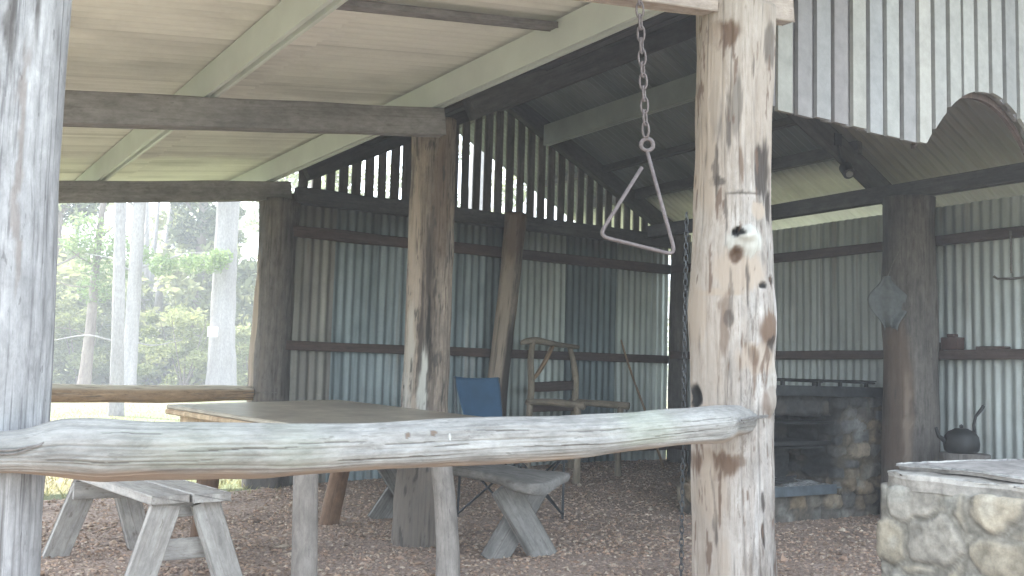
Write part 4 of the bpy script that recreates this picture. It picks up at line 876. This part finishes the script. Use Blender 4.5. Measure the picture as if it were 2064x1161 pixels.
# thick pale gum with the little sign
tree('gum_tree', 'thick pale smooth barked gum trunk with the small white sign on it', (9.64, 32.27), .43, 17, (-.35, 0), clumps=crown_clumps(10.2, 32.5, 10, 19, 4.5, 70), limbs=((.6, -2.5, .5, 3, .12), (.65, 2.8, -.5, 3.5, .13), (.8, -1.5, 1, 3, .1)), n=40)
tree('gum_tree', 'slim pale gum trunk standing nearest behind the back rail', (4.09, 20.4), .125, 13, (-.6, .1), clumps=crown_clumps(4.4, 20.6, 8.5, 14, 2.6, 45), size=.22, limbs=((.7, -1.2, .3, 1.5, .04), (.78, 1.2, .2, 1.6, .04)), n=32)
tree('rough_pine', 'rough barked trunk with bare drooping limbs just right of the slim pale gum', (6.83, 32.9), .23, 15, (.2, 0), bark='gumbark', taper=.35, leaf='leaf_bright', size=.17, per=330,
     clumps=[(8.9, 31.5, 4.3, .55, .6), (9.2, 31.6, 4.5, .4, .7), (8.2, 31.5, 4.2, .5, .5), (7.45, 31.8, 4.1, .5, .4), (6.4, 31.5, 8.6, .6, .5), (5.2, 31.6, 7.4, .5, .3), (8.6, 31.6, 6.9, .55, .7)]+crown_clumps(7.6, 32.4, 10, 16, 3, 40),
     limbs=((.40, -3.9, -.8, 1.3, .05), (.52, -3.6, -.6, 2.0, .05), (.62, -3.2, -.5, 1.8, .05), (.27, 2.5, -.5, .7, .035), (.26, -1.6, -.5, .5, .03), (.11, -2.8, 0, -.05, .035), (.12, 1.6, 0, .1, .03), (.47, 2.0, -.4, .8, .03), (.3, .9, 0, 1.8, .03)))
tree('young_pine', 'young pine with bright green tufts left of the slim pale gum', (5.85, 34.6), .20, 8.5, (.35, 0), bark='darkbark', leaf='leaf_bright', size=.17, per=360, taper=.7,
     clumps=[(5.9, 34, 4.9, .75, .6), (6.6, 34, 4.8, .6, .7), (5.3, 34.1, 4.8, .55, .4), (7.3, 34.1, 4.6, .5, .6), (6.1, 34.4, 4.2, .8, .3), (5.6, 34.4, 5.4, .7, .5), (6.9, 34.6, 4.1, .5, .5), (6.0, 34.5, 3.4, .7, .3), (6.3, 34.4, 7.0, .6, .5), (5.2, 34.3, 7.9, .6, .4), (6.5, 34.5, 8.6, .6, .5)],
     limbs=((.5, -1.0, -.4, .5, .04), (.52, 1.2, -.4, .4, .04), (.6, .9, -.3, .8, .03), (.42, -1.5, 0, .2, .03), (.22, -1.1, 0, .3, .02)))
tree('dark_tree', 'dark trunked tree between the pine tufts and the thick pale gum', (12.2, 45.5), .26, 15, (.3, 0), bark='darkbark', clumps=crown_clumps(12.4, 45.5, 6.8, 15, 3.2, 60, (.6, 1.1)), leaf='leaf_dark', size=.34, limbs=((.45, 1.8, 0, 2.0, .07), (.5, -1.6, 0, 2.2, .07), (.6, 1.2, 0, 2, .05)))
tree('dark_tree', 'slender dark tree standing close behind the left edge of the pale gum', (13.6, 47), .16, 12, (-.2, 0), bark='darkbark', clumps=crown_clumps(13.4, 47, 5.5, 12, 2.2, 40, (.5, .9)), leaf='leaf_olive', size=.32, limbs=((.5, 1.2, 0, 1.5, .05),))
tree('dark_tree', 'leaning brown trunked tree at the far left behind the front left post', (5.0, 40), .20, 13, (1.2, 0), bark='darkbark', clumps=crown_clumps(5.6, 40, 6.5, 13.5, 3.2, 55, (.6, 1.1)), leaf='leaf_dark', size=.34, limbs=((.4, -2, 0, 1.5, .07), (.5, 2, 0, 2.2, .07), (.35, 1.4, 0, 1.4, .05)))
tree('gum_tree', 'pale gum trunk seen through the gable slats', (14.9, 25.3), .32, 17, (.1, 0), clumps=crown_clumps(15, 25.5, 11, 18, 4, 50), limbs=((.7, -2, 0, 2, .1),))
tree('gum_tree', 'bushy gum behind the right half of the gable slats', (21.5, 27), .25, 13, (.3, 0), clumps=crown_clumps(21.5, 27, 4.5, 14, 4, 45, (.5, 1.0)), size=.3, per=110, limbs=((.5, -2, 0, 2, .1), (.5, 2, 0, 2, .1)))
tree('dark_tree', 'olive leaved tree behind the left end of the gable slats', (13.0, 34), .22, 12, (.3, 0), bark='darkbark', clumps=crown_clumps(13.3, 34, 5, 12, 2.6, 28, (.5, .9)), size=.3, limbs=((.5, -1.5, 0, 2, .07),))
def shrub(name, label, x, y, R, H, n, leaf, size=.18, per=130, r=(.3, .6)):
    z = GH(x, y); t = empty(name, label, 'shrub', (x, y, z)); cl = []
    for _ in range(n):
        u = random.random(); a = random.uniform(0, 6.28); q = R*sqrt(random.random())*(1-.45*u); cl.append((x+q*cos(a), y+q*sin(a), z+.15+H*u, random.uniform(*r), random.random()))
    v, f, c = leaves(cl, size, per, droop=.1); put('foliage', v, f, MT[leaf], t, marks=c)
    for k in range(5): a = k*1.3; log('stem', [(x, y, z-.05, .04), (x+R*.3*cos(a), y+R*.3*sin(a), z+H*.45, .025), (x+R*.55*cos(a), y+R*.55*sin(a), z+H*.85, .01)], MT['darkbark'], t, n=8, step=.15, groove=0, seed=k)
shrub('leafy_shrub', 'tall pale yellow green shrub filling the gap left of the thick gum', 10.3, 39.5, 2.0, 3.3, 34, 'leaf_yellow', .2, 150)
shrub('leafy_shrub', 'dark rounded bush beside the front left post', 5.4, 43, 1.9, 3.6, 34, 'leaf_olive', .22, 150)
shrub('leafy_shrub', 'small yellowish bush between the slim gum and the young pine', 6.9, 42, 1.4, 3.0, 30, 'leaf_yellow', .2, 130)
shrub('leafy_shrub', 'bright green low shrub beside the back left post', 14.0, 44, .9, 1.7, 16, 'leaf_bright', .2, 130)
shrub('leafy_shrub', 'low olive bush right behind the thick gum', 12.6, 38.5, 1.0, 2.3, 24, 'leaf_olive', .2, 130)
shrub('leafy_shrub', 'loose olive bush at the foot of the dark trunked trees', 11.9, 50, 2.2, 3.0, 30, 'leaf_olive', .22, 120)

# the sign nailed to the thick gum
s = empty('tree_sign', 'small blank white square sign on the left side of the thick pale gum', 'sign', (9.14, 31.78, 2.05))
n_ = Vector((-.29, -.957, 0)); sx = Vector((.957, -.29, 0)); c0 = Vector((9.10, 31.74, 2.10)); V = []
for dz in (-.16, .16):
    for dx in (-.16, .16):
        for dn in (0, .02): V.append(c0+sx*dx+Vector((0, 0, dz))-n_*dn)
put('panel', V, [[0, 2, 6, 4], [1, 5, 7, 3], [0, 1, 3, 2], [4, 6, 7, 5], [0, 4, 5, 1], [2, 3, 7, 6]], MT['white'], s)
g = Geo(); g.tube([c0+sx*.12+Vector((0, 0, .1))+n_*.004, c0+sx*.12+Vector((0, 0, .1))+n_*.012-n_*.03], .012, 8); g.put('nail', MT['greyiron'], s)

# the far wood: one mass nobody could count
def far_wood():
    cl = []; 
    for _ in range(620):
        th = random.uniform(-.02, .95); d = random.uniform(50, 95); x, y = d*sin(th+.02), d*cos(th+.02)
        hmax = 14+6*noise.noise(Vector((th*9, d*.05, 0)))-((th > .2)*2)
        u = random.random()**1.25; cl.append((x, y, GH(x, y)+.5+hmax*u, random.uniform(.9, 2.0), random.random()))
    for _ in range(420):
        th = random.uniform(.02, .4); d = random.uniform(44, 66); x, y = d*sin(th), d*cos(th); cl.append((x, y, GH(x, y)+random.uniform(.2, 6), random.uniform(.7, 1.4), random.random()))
    v, f, c = leaves(cl, .55, 95, 2.2, .3)
    put('far_wood_foliage', v, f, MT['leaf_olive'], marks=c, kind='stuff', label='pale olive woodland filling the distance beyond the lawn', cat='woodland')
    g = Geo()
    for _ in range(110):
        th = random.uniform(0, .95); d = random.uniform(48, 85); x, y = d*sin(th), d*cos(th); z = GH(x, y); r = random.uniform(.08, .24); lx = random.uniform(-1, 1)
        g.tube([(x, y, z-.2), (x+lx*.3, y, z+5), (x+lx, y, z+random.uniform(9, 14))], [r, r*.8, r*.4], 8)
    g.put('far_wood_trunks', MT['gumbark'], kind='stuff', label='slim pale and grey trunks of the distant woodland', cat='woodland', smooth=True)
far_wood()
HAZE = .006  # added thin volume that imitates lens veil and lifts the darks
if HAZE:
    v, f = bevbox(-300, 340, -60, 440, -1.6, 30, 0); m = bpy.data.materials.new('lens_veil_air'); m.use_nodes = True; t = m.node_tree; t.nodes.remove(t.nodes['Principled BSDF'])
    pv = t.nodes.new('ShaderNodeVolumePrincipled'); pv.inputs['Density'].default_value = HAZE; pv.inputs['Color'].default_value = (.95, .96, 1, 1); pv.inputs['Anisotropy'].default_value = 0
    t.links.new(pv.outputs[0], t.nodes['Material Output'].inputs['Volume']); put('veil_haze', v, f, m, kind='stuff')
